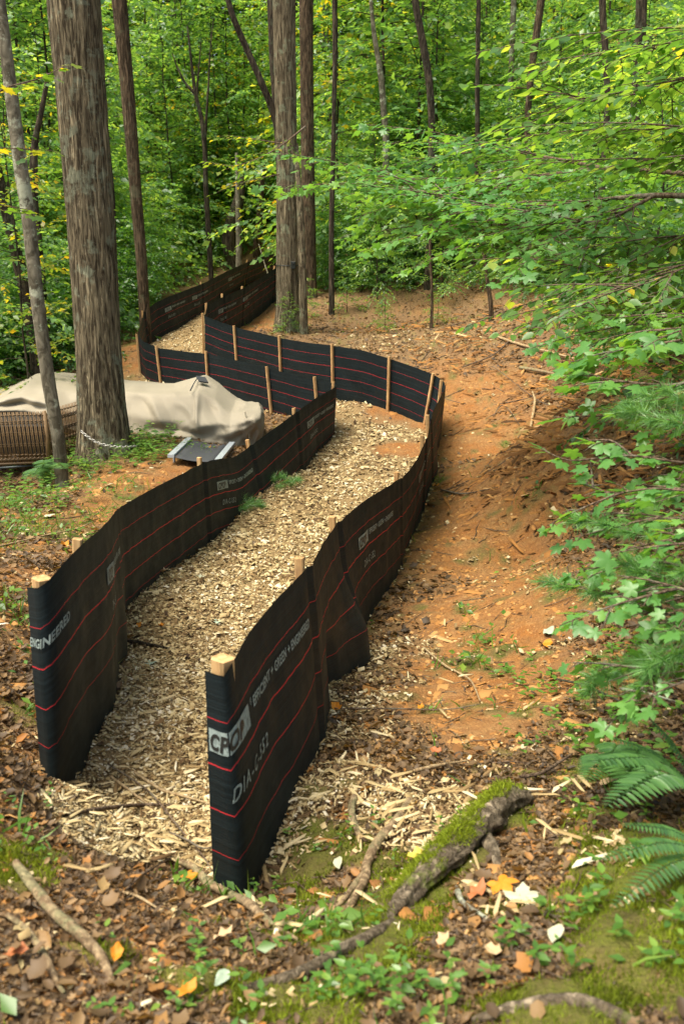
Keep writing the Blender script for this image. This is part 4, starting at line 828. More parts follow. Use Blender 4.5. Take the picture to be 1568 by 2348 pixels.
for i, (lb, pts, nn) in enumerate([
  ('pine branch with a dense needle tuft at the right edge above the low maple twig', [W(1700,1010,4.1),W(1600,980,4.2),W(1520,960,4.3),W(1450,950,4.4)], 2600),
  ('second pine branch just below the dense tuft at the right edge', [W(1700,950,4.3),W(1620,930,4.4),W(1550,910,4.5),W(1480,920,4.6)], 2200),
  ('pine branch tip pointing left beside the orange track, middle of the right side', [W(1640,1270,3.7),W(1540,1235,3.8),W(1440,1215,3.9),W(1355,1195,4.0)], 1900),
  ('pine twig reaching farthest left over the orange track', [W(1620,1320,3.5),W(1480,1365,3.5),W(1370,1355,3.6),W(1290,1335,3.7)], 1700),
  ('pine branch below the reaching twig, with a round tuft of needles', [W(1640,1440,3.2),W(1540,1480,3.2),W(1450,1520,3.2),W(1380,1545,3.2)], 2300),
  ('pine branch at the right edge beside the lower maple leaves', [W(1680,1300,3.3),W(1600,1310,3.3),W(1540,1330,3.3),W(1480,1300,3.4)], 2300),
  ('pine branch at the right edge, lowest in the picture', [W(1680,1460,3.0),W(1600,1470,3.0),W(1540,1490,3.0),W(1500,1520,3.0)], 2000)]):
    pine_bough(lb, pts, 500 + i, nn)
for i, (a_, b_) in enumerate([((525,1195),(590,1165)),((610,1135),(680,1110))]):
    p, q = G(*a_), G(*b_); m = p.lerp(q, .5); pine_bough(['pine sprig lying on the wood chips against the left fence, nearer one','pine sprig lying on the wood chips against the left fence, farther one'][i], [p + Vector((0,0,.05)), m + Vector((0,0,.1)), q + Vector((0,0,.06))], 600 + i, 2600, .13, 'pine_sprig')
    
# ------------------------------------------------------------------ ferns
def fern(label, base, fronds, seed):
    rg = np.random.default_rng(seed); b = base; r = empty('fern', b, label, 'fern')
    for tipv in fronds:
        a = np.array(b); c = np.array(tipv); mid = (a + c) / 2 + [0, 0, .10 * np.linalg.norm(c - a)]; P = smoothpath([a, mid, c], 14); L = len(P)
        V, F = tube(P, np.linspace(.003, .001, L), 4, False); lv = []
        t = np.linspace(.10, 1, 26); pos = np.stack([np.interp(t * (L - 1), np.arange(L), P[:, k]) for k in range(3)], -1); d = np.gradient(pos, axis=0); d /= np.linalg.norm(d, axis=1)[:, None]
        ln = np.linalg.norm(c - a); w = ln * .095 * np.sin(np.pi * np.clip(t * .93 + .07, 0, 1)) ** .7 + .004
        for sg in (1, -1):
            X_ = np.stack([-d[:, 1], d[:, 0], 0 * t], -1) * sg; D = X_ + d * .25 + [0, 0, -.15]
            lv.append(inst(T_ovate(), pos, D, rg.normal(0, .1, (26, 3)) + [0, 0, 1], w, rg.beta(2, 2, 26), np.full(26, .5)))
        W_ = cat((V, np.concatenate([F[:, :3], F[:, [0, 2, 3]]]), np.zeros(len(V))), *lv); mk('frond', W_[0], W_[1], M_fern, r, tint=W_[2])
fern('fern with long fronds at the right edge above the mossy bank', G(1600,1850) + Vector((0,0,.05)), [W(1345,1745,2.6),W(1400,1690,2.9),W(1385,1850,2.35),W(1480,1640,3.0)], 1)
fern('fern at the right edge beside the mossy bank, lower than the long-fronded one', G(1640,2000) + Vector((0,0,.05)), [W(1375,1970,2.1),W(1420,1890,2.25),W(1400,2080,2.0),W(1560,1780,2.4)], 2)
fern('small fern beneath the wicker chair', G(110,1110), [W(80,1085,10.4),W(150,1075,10.2),W(130,1050,10.6),W(60,1100,10.2),W(100,1060,10.3)], 3)
fern('small low fern on the bank between the track and the long-fronded fern', G(1420,1780), [W(1340,1790,2.75),W(1400,1730,2.8),W(1480,1770,2.6),W(1450,1820,2.5)], 4)

# ------------------------------------------------------------------ roots and branches on the ground
def ground_tube(name, label, pts, radii, mat, catg, lift=.5, segs=14, parent=None, seed=0, knob=.12):
    P = []
    for i, q in enumerate(pts):
        g_ = G(q[0], q[1]); r_ = np.interp(i / (len(pts) - 1), np.linspace(0, 1, len(radii)), radii); P.append(g_ + Vector((0, 0, r_ * lift + .018 + (q[2] if len(q) > 2 else 0))))
    S_ = smoothpath(P, 10); L = np.linspace(0, 1, len(S_)); R = np.interp(L, np.linspace(0, 1, len(radii)), radii) * (1.0 if catg == 'root' else 1)
    V, F = tube(S_, R, segs); n = len(S_) * segs; c = np.repeat(S_, segs, axis=0); aa = np.tile(np.arange(segs), len(S_)); q = np.repeat(np.arange(len(S_)), segs)
    V[:n] = c + (V[:n] - c) * (1 + knob * 2 * vnoise(aa * .9 + seed, q * .35, seed) + knob * vnoise(aa * .3, q * .9, seed + 1))[:, None]
    if parent is None: o = mk(name, V, F, mat, origin=P[0]); return tag(o, label, catg)
    return mk(name, V, F, mat, parent)
mr = empty('mossy_root', G(1150,1900), 'thick mossy root snaking across the bottom right of the picture', 'root')
ground_tube('root_body', '', [(1205,1845,.0),(1150,1875,.02),(1110,1930,.03),(1040,1990,.03),(960,2060,.02),(900,2110,.0),(850,2140,-.01)], [.030,.044,.050,.047,.036,.022,.010], M_mossroot, '', .45, 26, mr, 3, .30)
ground_tube('root_stub', '', [(1095,1935,.02),(1130,1965,.0),(1145,2005,-.03)], [.032,.020,.008], M_mossroot, '', .3, 18, mr, 8, .15)
# moss growing on it
_src = [o for o in mr.children if o.name.startswith('root_body')][0]
def grow_moss(o, n, thr, parent, seed=2, ln=(.008,.022)):
    rg = np.random.default_rng(seed); me = o.data; vv = np.empty(len(me.vertices) * 3); me.vertices.foreach_get('co', vv); vv = vv.reshape(-1, 3); nn = np.empty(len(me.vertices) * 3); me.vertices.foreach_get('normal', nn); nn = nn.reshape(-1, 3)
    off = np.array(parent.location); k = np.where(nn[:, 2] > .1)[0]; k = rg.choice(k, n); p = vv[k] + off + rg.normal(0, .008, (n, 3)); m = vnoise(p[:, 0] * 9, p[:, 1] * 9, 5) + .45 * (-nn[k, 0]) + .25 * vnoise(p[:, 0] * 30, p[:, 1] * 30, 9) > thr
    p, q = p[m], nn[k][m]; V, F, T = inst(T_blade(), p - q * .004, q + rg.normal(0, .45, q.shape), rdir(len(p), .5, rg), rg.uniform(*ln, len(p)), np.clip(rg.beta(3, 2, len(p)) + .15, 0, 1), np.full(len(p), 2.4)); mk('moss_coat', V, F, M_moss, parent, tint=T)
grow_moss(_src, 30000, .17, mr)
ground_tube('root', 'pale forked root left of the thick mossy root', [(940,1850),(905,1905),(865,1950),(840,2000),(838,2030),(800,2100),(795,2140)], [.012,.016,.018,.016,.015,.012,.005], M_root, 'root', .5, seed=4)
ground_tube('root', 'short pale side root joining the forked root from the left', [(838,2020),(810,2050),(785,2085),(760,2100)], [.014,.012,.009,.004], M_root, 'root', .5, seed=5)
ground_tube('root', 'short knobbly pale root standing in the moss beside the wood chips', [(812,1850,.02),(806,1880,.02),(812,1910,.01),(830,1945)], [.012,.014,.012,.008], M_root, 'root', .5, seed=6)
ground_tube('root', 'long tan root running down right from the bright orange crumpled leaf', [(408,2003,.02),(450,2018,.015),(480,2050,.01),(530,2075,.01),(575,2100,.01),(620,2135,0),(685,2170,-.005)], [.011,.014,.016,.014,.014,.010,.004], M_root, 'root', .6, seed=7)
ground_tube('root', 'thick brown root at the bottom left corner bending downward', [(40,2010,.02),(90,2080,.02),(130,2130,.02),(190,2175,.015),(235,2215,.0),(260,2270,-.01)], [.011,.014,.015,.015,.013,.008], M_root, 'root', .25, seed=9)
ground_tube('root', 'thinner brown root left of the thick bottom left root', [(20,2120),(70,2160),(110,2220),(130,2270),(150,2300)], [.007,.009,.009,.008,.004], M_root, 'root', .3, seed=10)
ground_tube('root', 'green mossy root crossing the bottom of the picture', [(560,2290),(680,2255),(780,2200),(860,2160),(900,2130)], [.010,.016,.018,.016,.01], M_mossroot, 'root', .3, seed=11)
ground_tube('root', 'mossy root at the bottom edge right of the middle', [(1080,2360),(1160,2335),(1240,2322),(1330,2320),(1420,2345),(1470,2370)], [.006,.014,.024,.024,.014,.005], M_mossroot, 'root', -.3, seed=12)
sticks = [
 ('thin grey twig arching in front of the near fence post', [(390,1930,.02),(430,1955,.03),(470,1985,.05),(530,1988,.08),(590,1992,.06)], .004, M_twig),
 ('long dark twig running down from the chips to the tan root', [(250,1770,.02),(340,1840,.03),(420,1930,.02),(470,1990,.02),(500,2040,.01)], .004, M_twig),
 ('dark stick lying across the mouth of the chip path', [(150,1890,.01),(240,1880,.02),(330,1868,.02),(400,1862,.01)], .009, M_twig),
 ('pale split branch lying in the chips at the mouth', [(310,1790,.02),(370,1830,.02),(430,1850,.02),(520,1870,.01)], .007, M_pale),
 ('pale splinter branch leaning by the left fence end', [(255,1800,.02),(300,1835,.02),(350,1870,.01)], .006, M_pale),
 ('dark bark stick on the chips by the left fence bend', [(283,1480,.01),(330,1490,.01),(390,1500,.01)], .013, M_barkD),
 ('thin straight pale twig on the bare soil at the lower left', [(290,2062,.01),(330,2030,.02),(400,1990,.02)], .003, M_twig),
 ('short pale twig on the bare soil below the tan root leaf', [(285,2065,.005),(320,2080,.01),(375,2115,.01)], .004, M_pale),
 ('forked pale branch on the orange track', [(970,1500,.01),(1020,1540,.01),(1075,1570,.01),(1100,1620,.01)], .007, M_pale),
 ('thin long twig across the lower orange track', [(760,1640,.01),(900,1640,.01),(1020,1640,.01),(1100,1630,.01)], .004, M_twig),
 ('thin dark curved twig on the orange track near the fence', [(1010,1132,.01),(1060,1140,.01),(1140,1130,.01)], .010, M_twig),
 ('long pale root-like branch on the brown bank', [(1140,780,.02),(1200,800,.02),(1260,815,.02),(1340,835,.01)], .022, M_pale),
 ('pale branch standing tilted on the brown bank', [(1215,990,.02),(1225,930,.04),(1218,905,.03)], .02, M_pale),
 ('long thin twig crossing the brown bank toward the maple leaves', [(1130,850,.03),(1230,930,.05),(1300,960,.06),(1400,1000,.06)], .007, M_twig),
 ('grey forked stick at the back of the bank', [(1060,850,.02),(1130,825,.03),(1180,780,.02),(1210,760,.01)], .014, M_twig),
 ('lichen-spotted grey stick under the pine branches', [(1420,1595,.01),(1480,1605,.01),(1560,1630,.01)], .008, M_barkC),
 ('dark stick on the litter under the pine branches', [(1270,1570,.01),(1340,1590,.02),(1450,1640,.01)], .007, M_barkD),
 ('grey bent stick on the litter left of the ferns', [(1190,1800,.01),(1240,1795,.02),(1310,1745,.01)], .008, M_twig),
 ('thin tan stick on the leaf litter above the chip patch', [(945,1790,.01),(1000,1775,.01),(1070,1760,.01)], .008, M_pale),
 ('green-grey curved stick beside the thick mossy root', [(1045,2060,.01),(1060,2095,.01),(1110,2125,.01)], .009, M_barkC),
 ('long thin stick on the left bank above the fence', [(0,1262,.01),(100,1240,.02),(180,1225,.02),(215,1205,.01)], .008, M_pale),
 ('curved white twig reaching out by the left fence end', [(70,1610,.02),(120,1600,.06),(135,1575,.1)], .004, M_pale),
 ('thin pale stem leaning over the far fence', [(645,720,.0),(610,655,.5),(595,625,.9)], .02, M_barkC),
 ('thin twig lying by the back of the clearing', [(1130,960,.01),(1150,940,.02),(1190,985,.02)], .008, M_twig),
 ('brown bark strip on the back bank', [(1190,852,.02),(1240,862,.03),(1320,880,.02)], .028, M_root)]
for i, (lb, pts, r_, mt) in enumerate(sticks): ground_tube('fallen_branch', lb, pts, [r_ * .9, r_, r_ * .8, r_ * .45], mt, 'stick', .6, 8, seed=20 + i, knob=.2)
# anonymous litter twigs
mbv = []
rg3 = np.random.default_rng(5)
for i in range(1100):
    x, y = polar(1, 1.8, 22, .42, rg3); x = x[0]; y = y[0]; c_, l_, m_, g_, p_ = masks(np.array([x]), np.array([y]))
    if p_[0] and rg3.random() < .75: continue
    a_ = rg3.uniform(0, 6.3); L_ = rg3.uniform(.06, .3) * max(1, y / 6); q = [(x + L_ * (t - .5) * math.cos(a_) + rg3.normal(0, .012), y + L_ * (t - .5) * math.sin(a_) + rg3.normal(0, .012)) for t in (0, .33, .66, 1)]
    V, F = tube([(u, v, gz(u, v) + rg3.uniform(.004, .02)) for u, v in q], np.array([.0025, .003, .0025, .001]) * max(1, y / 6), 4, False); mbv.append((V, F, np.zeros(len(V))))
W_ = cat(*mbv); mk('twig_litter', W_[0], W_[1], M_twig, kind='stuff')

# ------------------------------------------------------------------ single fallen leaves
def flat_leaf_mat(name, c1, c2): return simple(name, c1, c2, 45, .6, .3)
LM = {'orange': flat_leaf_mat('orange_leaf', (.42,.13,.01), (.60,.26,.02)), 'pale': flat_leaf_mat('pale_leaf', (.34,.34,.22), (.48,.48,.34)), 'tan': flat_leaf_mat('tan_leaf', (.36,.24,.12), (.52,.38,.22)),
      'green': flat_leaf_mat('greygreen_leaf', (.26,.34,.24), (.40,.48,.36)), 'rust': flat_leaf_mat('rust_leaf', (.26,.08,.03), (.40,.15,.05)), 'yellow': flat_leaf_mat('yellow_leaf', (.50,.38,.05), (.62,.50,.10))}
fl = [(432,2028,.085,'orange','maple','bright orange crumpled maple leaf at the top of the tan root'),(640,1880,.085,'orange','maple','orange leaf on the litter right of the near fence foot'),(1150,2050,.10,'orange','maple','large orange leaf against the lower side of the thick mossy root'),
 (1195,2075,.12,'pale','maple','large pale grey-green leaf lying face down right of the thick mossy root'),(1095,2072,.08,'rust','dead','rust pink curled leaf between the mossy root and the orange leaf'),(500,1437,.09,'green','maple','pale grey-green leaf on the middle of the chip path'),(345,1532,.10,'green','maple','pale grey-green leaf on the near chips beside the left fence'),
 (372,1445,.07,'orange','dead','orange brown leaf on the chips right of the fence bend'),(318,1450,.06,'orange','dead','small orange leaf on the chips at the fence bend'),(1255,1457,.13,'green','ovate','pale green curled leaf on the right side of the orange track'),(1255,1487,.11,'orange','ovate','orange leaf just below the pale curled leaf on the track'),
 (434,2305,.06,'orange','dead','orange leaf at the bottom edge of the picture'),(510,2275,.055,'green','ovate','small grey-green leaf in the weeds at the bottom'),(1270,2170,.07,'pale','ovate','pale oval leaf at the lower right in the litter'),(1015,2185,.06,'tan','dead','tan cupped leaf below the thick mossy root'),
 (770,1640,.09,'orange','dead','orange leaf at the right foot of the second fence panel'),(650,1110,.12,'orange','maple','orange leaf on the pine sprig beside the left fence'),(1000,1120,.11,'orange','dead','orange leaf on the track beside the fence'),(245,1250,.0,'orange','dead',''),(150,1262,.12,'orange','dead','orange leaf on the left bank above the fence'),
 (370,1325,.16,'tan','dead','pale bark slab against the left fence on the chips'),(460,1335,.08,'pale','dead','grey round leaf on the chip path near the tan slab'),(950,1990,.08,'yellow','dead','yellowish crumpled leaf left of the thick mossy root'),(1270,1785,.0,'tan','dead',''),
 (1395,1810,.10,'tan','ovate','tan rolled leaf beside the small low fern'),(775,2005,.06,'pale','ovate','pale leaf on the moss right of the near fence foot'),(800,2160,.04,'tan','ovate','small pale leaf at the end of the forked root'),(270,2215,.055,'orange','dead','brown orange leaf at the bottom left on bare soil'),
 (40,2215,.06,'rust','dead','rust leaf at the lower left corner'),(515,2175,.06,'tan','dead','pale tan leaf on the bare soil below the tan root'),(1130,2210,.055,'tan','dead','brown tan leaf at the bottom right of the middle'),(240,1170,.0,'pale','maple',''),(115,1190,.16,'pale','maple','pale dried leaf on the left bank'),(490,2090,.05,'pale','ovate','narrow cream leaf beside the tan root'),
 (965,1640,.06,'orange','dead','small orange leaf on the clay patch of the lower track'),(1120,1760,.0,'rust','dead',''),(1000,1740,.07,'rust','dead','rust brown leaf in the litter under the clay patch'),(780,1300,.0,'orange','dead',''),(800,990,.09,'green','ovate','green leaf on the chips near the bend of the path')]
TP = {'maple': T_maple(), 'dead': T_dead(), 'ovate': T_ovate()}
for i, (px, py, s, c, t, lb) in enumerate(fl):
    if s <= 0: continue
    g_ = G(px, py); nrm = terr_normals(np.array([g_.x]), np.array([g_.y])) + rg3.normal(0, .18, (1, 3)); D = rdir(1, .1, rg3)
    V, F, T = inst(TP[t], [tuple(g_ + Vector((0, 0, .035)))], D, nrm, s, np.array([.5])); V = V - (D[0] / np.linalg.norm(D[0])) * s * .5
    b = bmesh.new(); vs = [b.verts.new(v) for v in V]; [b.faces.new([vs[q] for q in f]) for f in F]; bmesh.ops.subdivide_edges(b, edges=b.edges, cuts=2, use_grid_fill=True); bmesh.ops.triangulate(b, faces=b.faces)
    V = np.array([v.co[:] for v in b.verts]); b.verts.index_update(); F = np.array([[v.index for v in f.verts] for f in b.faces]); b.free()
    V[:, 2] += .10 * s * vnoise(V[:, 0] / s * 3.2, V[:, 1] / s * 3.2, i) * 2
    tag(mk('fallen_leaf', V, F, LM[c], origin=g_), lb, 'bark slab' if 'slab' in lb else 'leaf')

# small seedling at the fence foot
sd = empty('seedling', G(520,2030), 'small green seedling growing in front of the near fence post foot', 'plant')
out = []; mb = MB()
for k in range(3):
    b0 = np.array(G(515 + 10 * k, 2035)); h = .07 + .02 * k; ax = np.array([(.02, -.01, 1), (.3, 0, 1), (-.25, .05, 1)][k]) * h; mb.tube([b0, b0 + ax * .5, b0 + ax], [.0012, .001, .0006], 4)
    m = 8; t = np.linspace(.2, 1, m)[:, None]; an = np.arange(m) * 3.14 + k + .2 * np.arange(m); out.append(inst(T_ovate(), b0 + ax * t, np.stack([np.cos(an), np.sin(an), np.full(m, .6)], -1), np.tile([0, 0, 1.], (m, 1)) + rg3.normal(0, .1, (m, 3)), np.full(m, .024), np.full(m, .6), np.full(m, .7)))
V, F, T = cat(*out); mk('foliage', V, F, M_weed, sd, tint=T); mb.obj('stem', M_weed, sd)

# ------------------------------------------------------------------ covered furniture
cols = [ # px: back-top, ridge, front-top, fold, hem      (px,py,d)
 [(-120,910,14.6),(-120,915,13.8),(-120,930,12.9),(-125,945,12.7),(-130,965,12.7)],
 [(-40,905,14.8),(-40,908,14.0),(-40,922,13.0),(-40,940,12.75),(-40,958,12.75)],
 [(40,882,14.8),(30,885,14.0),(15,908,13.0),(20,935,12.75),(20,958,12.75)],
 [(85,858,14.6),(72,864,13.9),(58,895,13.1),(60,930,12.8),(65,962,12.75)],
 [(130,854,14.6),(122,858,13.9),(112,892,13.1),(118,935,12.8),(120,970,12.75)],
 [(190,855,14.8),(185,860,14.0),(175,898,13.2),(180,945,12.95),(185,990,12.85)],
 [(245,865,15),(245,868,14.2),(245,902,13.3),(248,955,13.05),(250,1005,12.95)],
 [(300,872,15),(302,876,14.3),(300,900,13.3),(302,955,13.1),(305,1010,13.0)],
 [(350,874,15),(350,880,14.3),(345,903,13.3),(350,960,13.0),(352,1012,13.0)],
 [(400,876,15),(400,882,14.3),(395,905,13.2),(400,965,12.95),(400,1006,12.95)],
 [(440,866,14.8),(438,870,14.2),(428,903,13.2),(435,965,12.9),(440,1010,12.9)],
 [(478,860,14.6),(466,862,14.1),(455,900,13.2),(458,965,12.9),(470,1018,12.9)],
 [(505,880,14.5),(500,884,14.0),(492,915,13.2),(495,972,12.9),(505,1024,12.9)],
 [(545,912,14.3),(542,916,13.9),(530,945,13.1),(532,985,12.9),(540,1030,12.9)],
 [(568,920,14.2),(568,924,13.8),(562,945,13.05),(566,988,12.9),(570,1032,12.95)],
 [(592,922,14.2),(594,926,13.8),(598,942,13.2),(600,975,13.1),(596,1005,13.15)],
 [(600,930,14.4),(603,936,14.1),(606,950,13.7),(606,980,13.7),(602,1003,13.7)]]
C = np.array([[tuple(W(*q)) for q in c] for c in cols])
def lerp_rows(P, n):
    P = np.asarray(P); return np.concatenate([P[i] + (P[i + 1] - P[i]) * (np.arange(n) / n)[:, None] for i in range(len(P) - 1)] + [P[-1:]])
NU, NV = 12, 12
C1 = np.array([lerp_rows(C[:, j], NU) * .75 + catmull(C[:, j], NU) * .25 for j in range(5)]).transpose(1, 0, 2)
C2_ = np.array([lerp_rows(C1[i], NV) for i in range(len(C1))])
for _ in range(1): C2_[:, 1:-1] = (C2_[:, :-2] + 2 * C2_[:, 1:-1] + C2_[:, 2:]) / 4
nu_, nv_ = C2_.shape[:2]; V = C2_.reshape(-1, 3).copy(); uu = np.repeat(np.arange(nu_), nv_) / float(NU); vv_ = np.tile(np.arange(nv_), nu_) / float(NV)
fr_ = np.clip((vv_ - 1.9) * 2, 0, 1)
def fold(u0, v0, u1, v1, amp, w):
    du, dv = u1 - u0, v1 - v0; L2 = du * du + dv * dv; t = np.clip(((uu - u0) * du + (vv_ - v0) * dv) / L2, 0, 1); q = np.hypot(uu - u0 - t * du, vv_ - v0 - t * dv)
    return amp * np.clip(1 - q / (w * 1.7), 0, 1) ** 1.25 * (.35 + .65 * np.sin(np.pi * (.15 + .85 * t)))
fd = 0
for q in [(15,2.2,9.5,3.6,.16,.30),(15,2.45,11,3.85,.12,.22),(15,2.6,12.6,4,.08,.18),(11.2,2,12.6,3.2,-.08,.3),(8,2,8.7,3.6,.12,.28),(7.2,2,8.2,3.0,-.06,.3),(5,2,7,3.9,.08,.3),(2,2.1,6,3.5,.13,.3),(3,2,0,3.2,.13,.3),(1.5,2.6,5,3.3,-.08,.25),(9.2,2.05,10.8,3.0,.07,.25),
          (14.6,2.2,14.9,4,.10,.22),(13.6,2.8,13.9,4,-.07,.22),(0,3.1,5,3.4,.08,.22),(8,3.8,14,3.85,.10,.2),(8,3.4,12,3.75,-.07,.2),(10.9,2.0,10.8,3.3,.08,.18),(12.4,2.1,15,2.3,.10,.25),(4.2,2.05,4.6,3.6,.09,.25),(6.1,2,6.3,3.8,.07,.25)]: fd = fd + fold(*q)
fd = fd * 1.0
V[:, 1] -= fr_ * (fd + .035 * (1 - 3 * np.abs(vnoise(uu * .9 + vv_ * .9, vv_ * .5, 2))))
V[:, 2] += fr_ * fd * .10 + .010 * vnoise(uu * 2.2, vv_ * 1.4, 4) + .03 * np.clip(vv_ - 3.2, 0, 1) * vnoise(uu * 1.6, uu * 0, 15) - .035 * (1 - fr_) * np.abs(vnoise(uu * .8 + vv_, vv_ * 1.2, 9)) * 2
I = (np.arange(nu_ - 1)[:, None] * nv_ + np.arange(nv_ - 1)[None]).ravel(); cF = np.stack([I, I + nv_, I + nv_ + 1, I + 1], -1)
cr = empty('furniture_cover', W(300,1010,13.3), 'large beige canvas cover draped over patio furniture behind the thick left trunk', 'cover')
cv = mk('cloth', V, cF, M_cover, cr); sm = cv.modifiers.new('Solidify', 'SOLIDIFY'); sm.thickness = .006
hem = V.reshape(nu_, nv_, 3)[:, -1]; vh, fh = tube(hem + [0, -.004, .004], np.full(len(hem), .011), 6); mk('hem', vh, fh, M_cover, cr)
mb = MB(); pA, pB = W(437,895,13.1), W(452,868,13.9); mb.tube([pA, (pA + pB) / 2 + Vector((0,0,.01)), pB], [.010, .008, .008], 6); mb.obj('strap', M_sling, cr)
mb = MB(); c0 = W(464,872,13.7); mb.box(c0 + Vector((0,0,.01)), (.13,.16,.02), Euler((.35,.2,.5)).to_matrix().to_4x4()); mb.obj('vent_flap', M_sling, cr)
mb = MB(); P = [W(562,945,12.9), W(566,965,12.85), W(570,985,12.85), W(572,1005,12.85)]; mb.tube(P, [.012,.008,.008,.006], 6); mb.obj('tie_strap', M_cover, cr)
# sofa frame under the cover, blackened to give the shade there
sf = empty('patio_sofa', W(300,1010,13.9), 'sofa frame hidden under the beige cover, coloured near-black for the shade there', 'sofa')
mb = MB(); c0 = W(330,1000,13.9); mb.box(c0 + Vector((0,.1,.22)), (2.9,.7,.35)); mb.obj('seat_frame', M_dark, sf)
mb = MB()
for dx in (-1.3, -.4, .5, 1.35): mb.box(c0 + Vector((dx,-.2,.0)), (.05,.05,.3))
mb.obj('leg', M_metal, sf)

# wicker chair, left
wc = empty('wicker_chair', W(60,1110,11.9), 'tan wicker chair with dark metal legs at the left edge under the beige cover', 'chair')
x0, x1 = W(-110,1000,11.7).x, W(104,1000,11.7).x; zt = W(50,945,11.7).z; zb = W(50,1062,11.7).z
A = Vector((x0, 11.55, 0)); B = Vector((x1, 11.75, 0)); Cc = Vector((x1 + .25, 12.45, 0))
def wicker(p, q, zb_, zt_, n, ht=.0):
    mb = MB(); bn = MB(); u = (q - p)
    for i in range(n + 1):
        c = p + u * (i / n)
        for o in (-.009, .009): mb.tube([Vector((c.x + o, c.y, zb_)), Vector((c.x + o - .01, c.y - .02, (zb_ + zt_) / 2)), Vector((c.x + o - .03, c.y, zt_))], [.006] * 3, 6)
    for h in (.10, .16, .34, .38, .56, .60, .78, .82, .94):
        z = zb_ + (zt_ - zb_) * h; pts = [(p + u * (k / (n * 4))) + Vector((0, .013 * math.sin(k * math.pi / 2), z + .006 * math.cos(k * 1.5))) for k in range(n * 4 + 1)]; bn.tube(pts, [.009] * len(pts), 5)
    for z in (zb_, zb_ + .05): bn.tube([p + Vector((0, 0, z)), q + Vector((0, 0, z))], [.016] * 2, 8)
    return mb, bn
for p, q, n in ((A, B, 24), (B, Cc, 12)):
    m1, m2 = wicker(p, q, zb, zt, n); m1.obj('wicker_panel', M_wick, wc, smooth=True); m2.obj('wicker_band', M_wick2, wc, smooth=True)
mb = MB(); mb.tube([B + Vector((0,0,zb-.02)), B + Vector((.01,0,zb+.3)), B + Vector((0,0,zt))], [.028,.025,.022], 10); mb.obj('corner_post', M_wick, wc, smooth=True)
mb = MB(); mb.box((A + Vector((.55,.66,zb+.24))), (1.0,.62,.34)); mb.obj('seat_shade_backing', M_dark, wc)  # seat box doubles as a near-black backing, painted shade behind the wicker
for (lx, ly, ex) in ((B.x - .12, B.y, .03), (A.x + .5, A.y + .05, -.02), (B.x + .02, B.y + .6, .03), (A.x + .6, A.y + .7, -.02)):
    g_ = gz(lx, ly); mb = MB(); mb.tube([Vector((lx, ly, zb)), Vector((lx + ex, ly, min(g_, zb - .28)))], [.02, .018], 10); mb.obj('leg', M_metal, wc, smooth=True)
mb = MB(); mb.tube([Vector((A.x + .5, A.y + .05, zb - .04)), Vector((B.x - .12, B.y, zb - .04))], [.014] * 2, 8); mb.obj('crossbar', M_metal, wc, smooth=True)

# reclining sling chair
rc = empty('sling_chair', W(470,1060,11.4), 'charcoal sling chair with light grey aluminium arms sticking out from under the beige cover', 'chair')
def flatbar(p, q, w, h):
    p, q = Vector(p), Vector(q); ax = (q - p).normalized(); x = ax.cross(Vector((0,0,1))).normalized(); u = x.cross(ax); V = []
    for c in (p, q):
        for sx, su in ((-1,-1),(1,-1),(1,1),(-1,1)): V.append(c + x * sx * w / 2 + u * su * h / 2)
    return V, [(3,2,1,0),(4,5,6,7),(0,1,5,4),(1,2,6,5),(2,3,7,6),(3,0,4,7)]
a0, a1 = W(392,1046,11.2), W(434,1006,12.75); b0, b1 = W(500,1056,11.2), W(533,1016,12.75)
for p, q in ((a0, a1), (b0, b1)):
    mb = MB(); mb.add(*flatbar(p, q, .075, .035)); mb.obj('arm', M_alu, rc)
mb = MB(); nS = 10; V = []; F = []
for i in range(nS + 1):
    t = i / nS; l = a0.lerp(a1, t) + Vector((.05, 0, -.01)); r_ = b0.lerp(b1, t) + Vector((-.05, 0, -.01))
    for j in range(7): V.append(l.lerp(r_, j / 6) - Vector((0, 0, .02 * math.sin(math.pi * j / 6))))
F = [(i * 7 + j, i * 7 + j + 1, (i + 1) * 7 + j + 1, (i + 1) * 7 + j) for i in range(nS) for j in range(6)]
so = mk('sling_seat', V, F, M_sling, rc); so.modifiers.new('Solidify', 'SOLIDIFY').thickness = .008
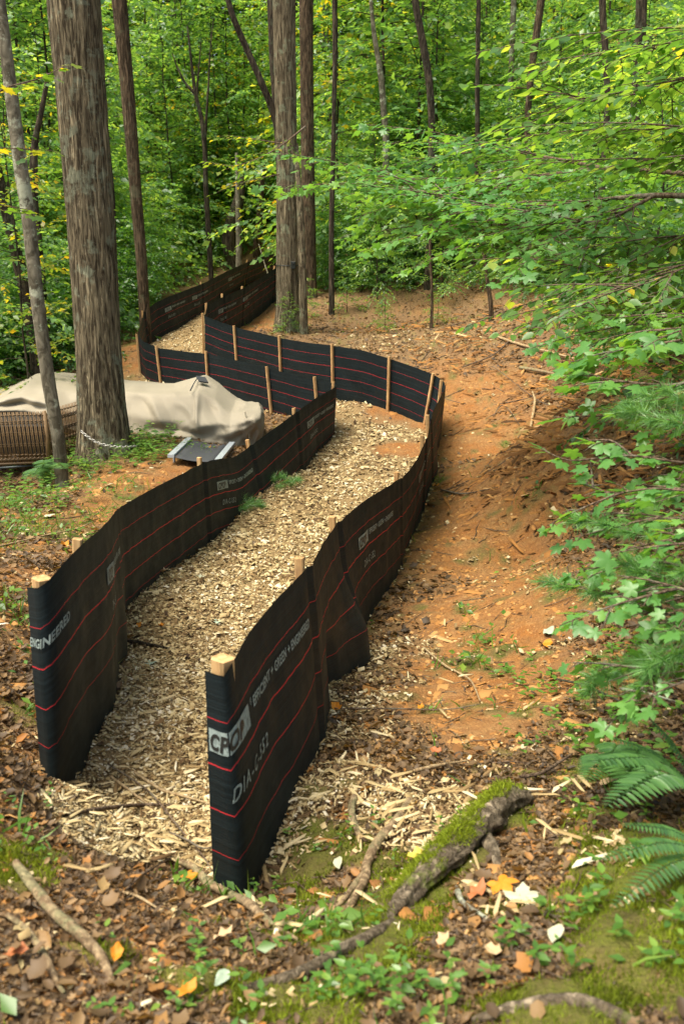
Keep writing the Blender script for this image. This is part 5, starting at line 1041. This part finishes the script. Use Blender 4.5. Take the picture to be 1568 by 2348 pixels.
for p in (a0.lerp(a1, .15), a0.lerp(a1, .9), b0.lerp(b1, .15), b0.lerp(b1, .9)):
    mb = MB(); mb.tube([p - Vector((0,0,.02)), Vector((p.x, p.y, min(gz(p.x, p.y), p.z - .15) - .02))], [.014] * 2, 8); mb.obj('leg', M_alu, rc, smooth=True)

# chain on the oak
mb = MB(); pts = [W(186,988,11.72), W(200,1000,11.66), W(222,1014,11.62), W(250,1022,11.6), W(275,1025,11.62), W(300,1024,11.7), W(316,1022,11.85)]
S_ = smoothpath(pts, 10); Lc = np.r_[0, np.cumsum(np.linalg.norm(np.diff(S_, axis=0), axis=1))]; nl = int(Lc[-1] / .034)
for i in range(nl):
    c = Vector([np.interp((i + .5) * .034, Lc, S_[:, k]) for k in range(3)]); d = Vector([np.interp((i + 1) * .034, Lc, S_[:, k]) for k in range(3)]) - Vector([np.interp(i * .034, Lc, S_[:, k]) for k in range(3)]); d.normalize()
    s_ = d.cross(Vector((0,0,1))).normalized(); u_ = s_.cross(d); w_ = s_ if i % 2 else u_
    ring = [c + d * .024 * math.cos(t) + w_ * .013 * math.sin(t) for t in np.linspace(0, 2 * math.pi, 11)]; mb.tube(ring, [.0042] * 11, 6)
o = mb.obj('chain', M_chain, origin=Vector(S_[0]), smooth=True); tag(o, 'galvanised chain hanging round the foot of the thick left trunk', 'chain')
# trail camera on the central trunk
tc = empty('trail_camera', W(672,610,21.12), 'small black trail camera strapped to the thick central trunk', 'camera')
mb = MB(); mb.box(W(672,608,21.12), (.10,.07,.15)); o = mb.obj('housing', M_box, tc); bv = o.modifiers.new('Bevel', 'BEVEL'); bv.width = .008
mb = MB(); mb.tube([W(672,604,21.085), W(672,604,21.07)], [.022,.02], 14); mb.obj('lens', M_glass, tc)
mb = MB(); cc = W(661,608,21.4); mb.tube([cc + Vector((.245 * math.cos(t), .245 * math.sin(t), 0)) for t in np.linspace(-math.pi, math.pi, 30)], [.010] * 30, 6); mb.obj('strap', M_box, tc)
print('objects', len(bpy.data.objects))
